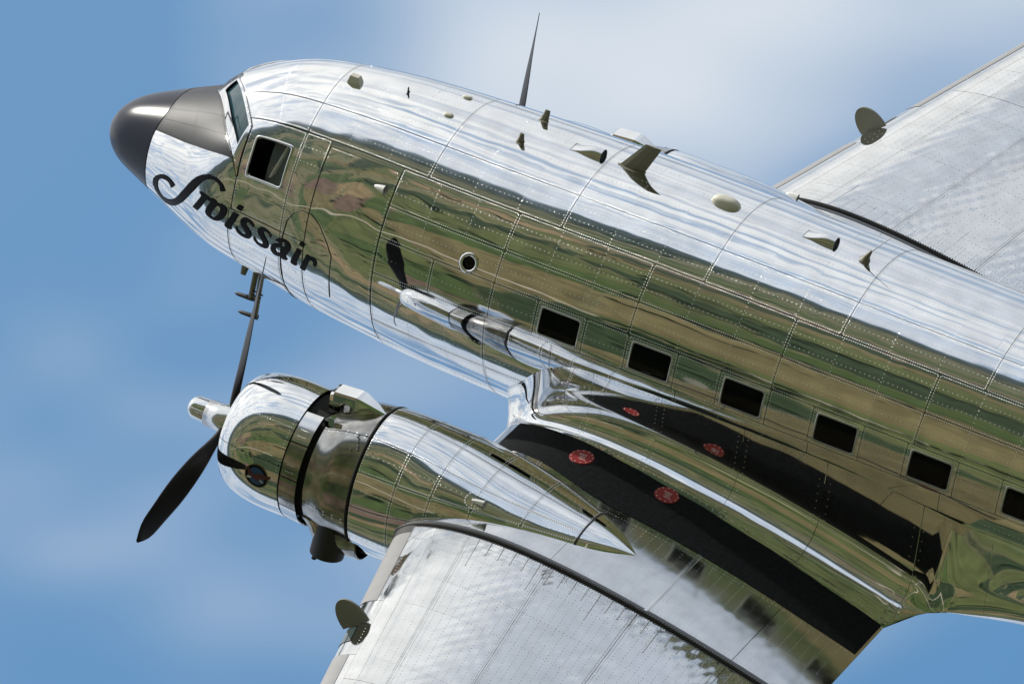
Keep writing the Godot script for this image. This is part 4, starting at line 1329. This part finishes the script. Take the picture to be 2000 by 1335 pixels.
# ---------------------------------------------------------------- sky
func sky_image() -> Image:
	var w := 2048
	var h := 1024
	var a := FastNoiseLite.new()
	a.seed = 139
	a.noise_type = FastNoiseLite.TYPE_SIMPLEX_SMOOTH
	a.frequency = 0.42
	a.fractal_octaves = 5
	a.fractal_gain = 0.5
	var b := FastNoiseLite.new()
	b.seed = 239
	b.frequency = 0.13
	b.fractal_octaves = 2
	var e := FastNoiseLite.new()
	e.seed = 481
	e.noise_type = FastNoiseLite.TYPE_SIMPLEX_SMOOTH
	e.frequency = 1.1
	e.fractal_octaves = 5
	e.fractal_gain = 0.6
	var sun := (spin * SUN).normalized()
	var buf := PackedFloat32Array()
	buf.resize(w * h * 3)
	for j in h:
		var el := PI * (0.5 - (j + 0.5) / h)
		var y := sin(el)
		var c := cos(el)
		if y < -0.02:
			for i in w:
				var o := (j * w + i) * 3
				buf[o] = 0.30
				buf[o + 1] = 0.36
				buf[o + 2] = 0.40
			continue
		var t := pow(1.0 - maxf(y, 0.0), 2.6)
		var base := Vector3(0.066, 0.245, 0.505).lerp(Vector3(0.42, 0.58, 0.80), t)
		var k := 2.1 / (maxf(y, 0.0) + 0.10)
		for i in w:
			var az := TAU * (i + 0.5) / w
			var dx := sin(az) * c * -1.0
			var dz := cos(az) * c * -1.0
			dx = -dx
			var px := dx * k
			var pz := dz * k
			var fine := e.get_noise_2d(px * 0.8, pz * 1.5)
			var nz := fine + 0.8 * (a.get_noise_2d(px, pz * 1.25) + 0.5 * b.get_noise_2d(px, pz))
			var dens := smoothstep(-0.55, 0.10, nz)
			var ca := clampf(dx * sun.x + y * sun.y + dz * sun.z, -1.0, 1.0)
			var glow := 0.75 * exp(-(1.0 - ca) * 5.0) + 0.25 * exp(-(1.0 - ca) * 40.0)
			var cl := Vector3(0.60, 0.665, 0.755).lerp(Vector3(1.02, 1.02, 1.0), clampf(0.18 + 3.2 * glow, 0.0, 1.0)) * (1.0 + 0.35 * glow)
			cl *= Vector3(0.78, 0.81, 0.86).lerp(Vector3(1.05, 1.05, 1.04), smoothstep(-0.28, 0.25, fine))
			var col := (base * (1.0 + 0.5 * glow)).lerp(Vector3(0.93, 0.945, 0.96), 0.8 * exp(-(1.0 - ca) * 3.3)).lerp(cl, dens * 0.94)
			var o := (j * w + i) * 3
			buf[o] = col.x
			buf[o + 1] = col.y
			buf[o + 2] = col.z
	return Image.create_from_data(w, h, false, Image.FORMAT_RGBF, buf.to_byte_array())

func noise_tex(freq: float, lo: float, hi: float, seed_: int, size := 512, oct := 5) -> ImageTexture:
	var n := FastNoiseLite.new()
	n.seed = seed_
	n.frequency = freq
	n.fractal_octaves = oct
	var im := n.get_seamless_image(size, size)
	im.convert(Image.FORMAT_RGB8)
	var gray := im.get_data()
	for k in gray.size():
		gray[k] = int(lerpf(lo, hi, gray[k] / 255.0) * 255.0)
	return ImageTexture.create_from_image(Image.create_from_data(size, size, false, Image.FORMAT_RGB8, gray))

func make_materials():
	var smear := noise_tex(0.008, 0.45, 1.0, 3, 512, 2)
	var grime := noise_tex(0.008, 0.92, 1.0, 8, 512, 3)
	var soot_tex := noise_tex(0.014, 0.55, 1.0, 14, 512, 4)
	var spec := {
		"alu": [Color(0.90, 0.905, 0.91), 0.045], "alu_b": [Color(0.87, 0.875, 0.885), 0.075], "alu_c": [Color(0.78, 0.785, 0.79), 0.16],
		"wing": [Color(0.83, 0.835, 0.84), 0.06], "wing_b": [Color(0.79, 0.795, 0.80), 0.075], "wing_c": [Color(0.74, 0.745, 0.75), 0.10],
		"alu_d": [Color(0.66, 0.645, 0.62), 0.15], "frame": [Color(0.55, 0.56, 0.56), 0.3], "rivet": [Color(0.85, 0.855, 0.86), 0.22], "rivet_w": [Color(0.5, 0.505, 0.51), 0.35], "dark_metal": [Color(0.16, 0.165, 0.175), 0.4]}
	for k in spec:
		var m := metal(spec[k][0], spec[k][1])
		if k in ["alu", "alu_b", "alu_c", "alu_d", "wing", "wing_b", "wing_c"]:
			m.roughness_texture = smear
			m.roughness = spec[k][1] * 1.25
			m.uv1_triplanar = true
			m.uv1_scale = Vector3(0.6, 0.6, 0.6)
			m.albedo_texture = soot_tex if k == "alu_d" else grime
		M[k] = m
	var paint := {
		"radome": [Color(0.008, 0.010, 0.024), 0.23], "liner": [Color(0.02, 0.02, 0.021), 0.9], "lining": [Color(0.03, 0.032, 0.03), 0.8], "dash": [Color(0.02, 0.02, 0.02), 0.7],
		"cloth": [Color(0.62, 0.6, 0.52), 0.9], "rubber": [Color(0.012, 0.012, 0.013), 0.55], "boot": [Color(0.285, 0.285, 0.295), 0.6], "walk": [Color(0.011, 0.013, 0.016), 0.62],
		"olive": [Color(0.185, 0.18, 0.135), 0.5], "beige": [Color(0.62, 0.6, 0.52), 0.5], "white": [Color(0.78, 0.78, 0.77), 0.35], "red": [Color(0.28, 0.018, 0.022), 0.45], "ink": [Color(0.007, 0.007, 0.010), 0.35],
		"blue": [Color(0.01, 0.07, 0.2), 0.35], "maroon": [Color(0.09, 0.012, 0.014), 0.4], "gold": [Color(0.25, 0.19, 0.07), 0.4], "soot": [Color(0.022, 0.021, 0.024), 0.6], "black": [Color(0.006, 0.006, 0.006), 0.9],
		"blade": [Color(0.014, 0.013, 0.015), 0.38]}
	for k in paint:
		M[k] = metal(paint[k][0], paint[k][1], 0.0)
	M.hood = metal(Color(0.046, 0.049, 0.060), 0.5, 0.0)
	M.hood.metallic_specular = 0.42
	M.hood.albedo_texture = grime
	M.hood.uv1_triplanar = true
	M.walk.albedo_texture = noise_tex(0.03, 0.4, 1.0, 21)
	M.walk.uv1_triplanar = true
	M.walk.metallic_specular = 0.22
	M.boot.albedo_texture = grime
	M.boot.uv1_triplanar = true
	M.radome.metallic_specular = 0.36
	M.ink.metallic_specular = 0.25
	M.blade.metallic_specular = 0.3
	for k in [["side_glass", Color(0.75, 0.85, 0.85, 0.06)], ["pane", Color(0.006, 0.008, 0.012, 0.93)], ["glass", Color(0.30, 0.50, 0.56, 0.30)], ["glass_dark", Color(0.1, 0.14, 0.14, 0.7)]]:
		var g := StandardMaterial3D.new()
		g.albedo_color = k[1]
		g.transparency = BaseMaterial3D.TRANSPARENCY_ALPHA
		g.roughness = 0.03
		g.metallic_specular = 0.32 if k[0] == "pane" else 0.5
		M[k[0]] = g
	M.glass_dark = metal(Color(0.05, 0.07, 0.07), 0.05, 0.0)
	var earth := {"land": Color(0.172, 0.160, 0.078), "grass": Color(0.066, 0.098, 0.028), "pasture": Color(0.105, 0.119, 0.040), "wheat": Color(0.172, 0.140, 0.062), "soil": Color(0.159, 0.106, 0.074), "dark": Color(0.036, 0.056, 0.023), "straw": Color(0.268, 0.194, 0.101), "road": Color(0.383, 0.331, 0.249), "wood": Color(0.018, 0.034, 0.013), "hill": Color(0.029, 0.048, 0.028)}
	var mott := noise_tex(0.008, 0.72, 1.0, 31, 512, 3)
	for k in earth:
		M[k] = metal(earth[k], 0.95, 0.0)
		M[k].metallic_specular = 0.2
		if k != "road" and k != "wood":
			M[k].albedo_texture = mott
			M[k].uv1_triplanar = true
			M[k].uv1_world_triplanar = true
			M[k].uv1_scale = Vector3.ONE * 0.004
	skin_mats = [M.alu, M.alu, M.alu, M.alu_b]

func _ready():
	# body axes to world axes, with the true vertical upright and the camera looking towards -z
	var u := UP.normalized()
	var f := (R2 - u * R2.dot(u)).normalized()
	var r := f.cross(u)
	spin = Basis(Vector3(r.x, u.x, -f.x), Vector3(r.y, u.y, -f.y), Vector3(r.z, u.z, -f.z))
	var home := Vector3(0, ALT, 0)
	var cam := Camera3D.new()
	cam.name = "camera"
	cam.fov = 5.826328
	cam.near = 1.0
	cam.far = 80000.0
	add_child(cam)
	cam.transform = Transform3D(Basis(spin * R0, spin * -R1, spin * -R2).orthonormalized(), home + spin * EYE)
	cam.current = true
	var env := Environment.new()
	env.background_mode = Environment.BG_SKY
	env.tonemap_mode = Environment.TONE_MAPPER_LINEAR
	env.tonemap_exposure = 1.0
	env.sdfgi_enabled = true
	env.ssao_enabled = true
	env.ssil_enabled = true
	env.fog_enabled = true
	env.fog_density = 0.000016
	env.fog_light_color = Color(0.72, 0.82, 0.94)
	var sky := Sky.new()
	var pan := PanoramaSkyMaterial.new()
	pan.panorama = ImageTexture.create_from_image(sky_image())
	sky.sky_material = pan
	env.sky = sky
	var we := WorldEnvironment.new()
	we.name = "world_environment"
	we.environment = env
	add_child(we)
	var sun := DirectionalLight3D.new()
	sun.name = "sun"
	sun.light_energy = 1.3
	sun.light_color = Color(1.0, 0.98, 0.94)
	sun.light_angular_distance = 0.5
	sun.shadow_enabled = true
	add_child(sun)
	var sd := (spin * SUN).normalized()
	sun.basis = Basis.looking_at(-sd, Vector3.UP)
	rng.seed = 41
	lumps.seed = 3
	lumps.frequency = 1.3
	lumps.noise_type = FastNoiseLite.TYPE_SIMPLEX_SMOOTH
	lumps.fractal_type = FastNoiseLite.FRACTAL_NONE
	ripple.seed = 9
	ripple.frequency = 4.2
	ripple.noise_type = FastNoiseLite.TYPE_SIMPLEX_SMOOTH
	ripple.fractal_type = FastNoiseLite.FRACTAL_NONE
	make_curves()
	make_materials()
	make_land()
	plane = Node3D.new()
	plane.name = "airplane"
	add_child(plane)
	plane.transform = Transform3D(spin, home)
	plane.set_meta("label", "polished silver twin-engine propeller airliner with black lettered nose, banking against the sky")
	plane.set_meta("category", "airplane")
	make_fuselage()
	make_fillet(1.0)
	make_fillet(-1.0)
	make_wings()
	make_engine(1.0)
	make_engine(-1.0)
	make_lettering()
	make_emblem()
	make_fittings()
	make_tail()
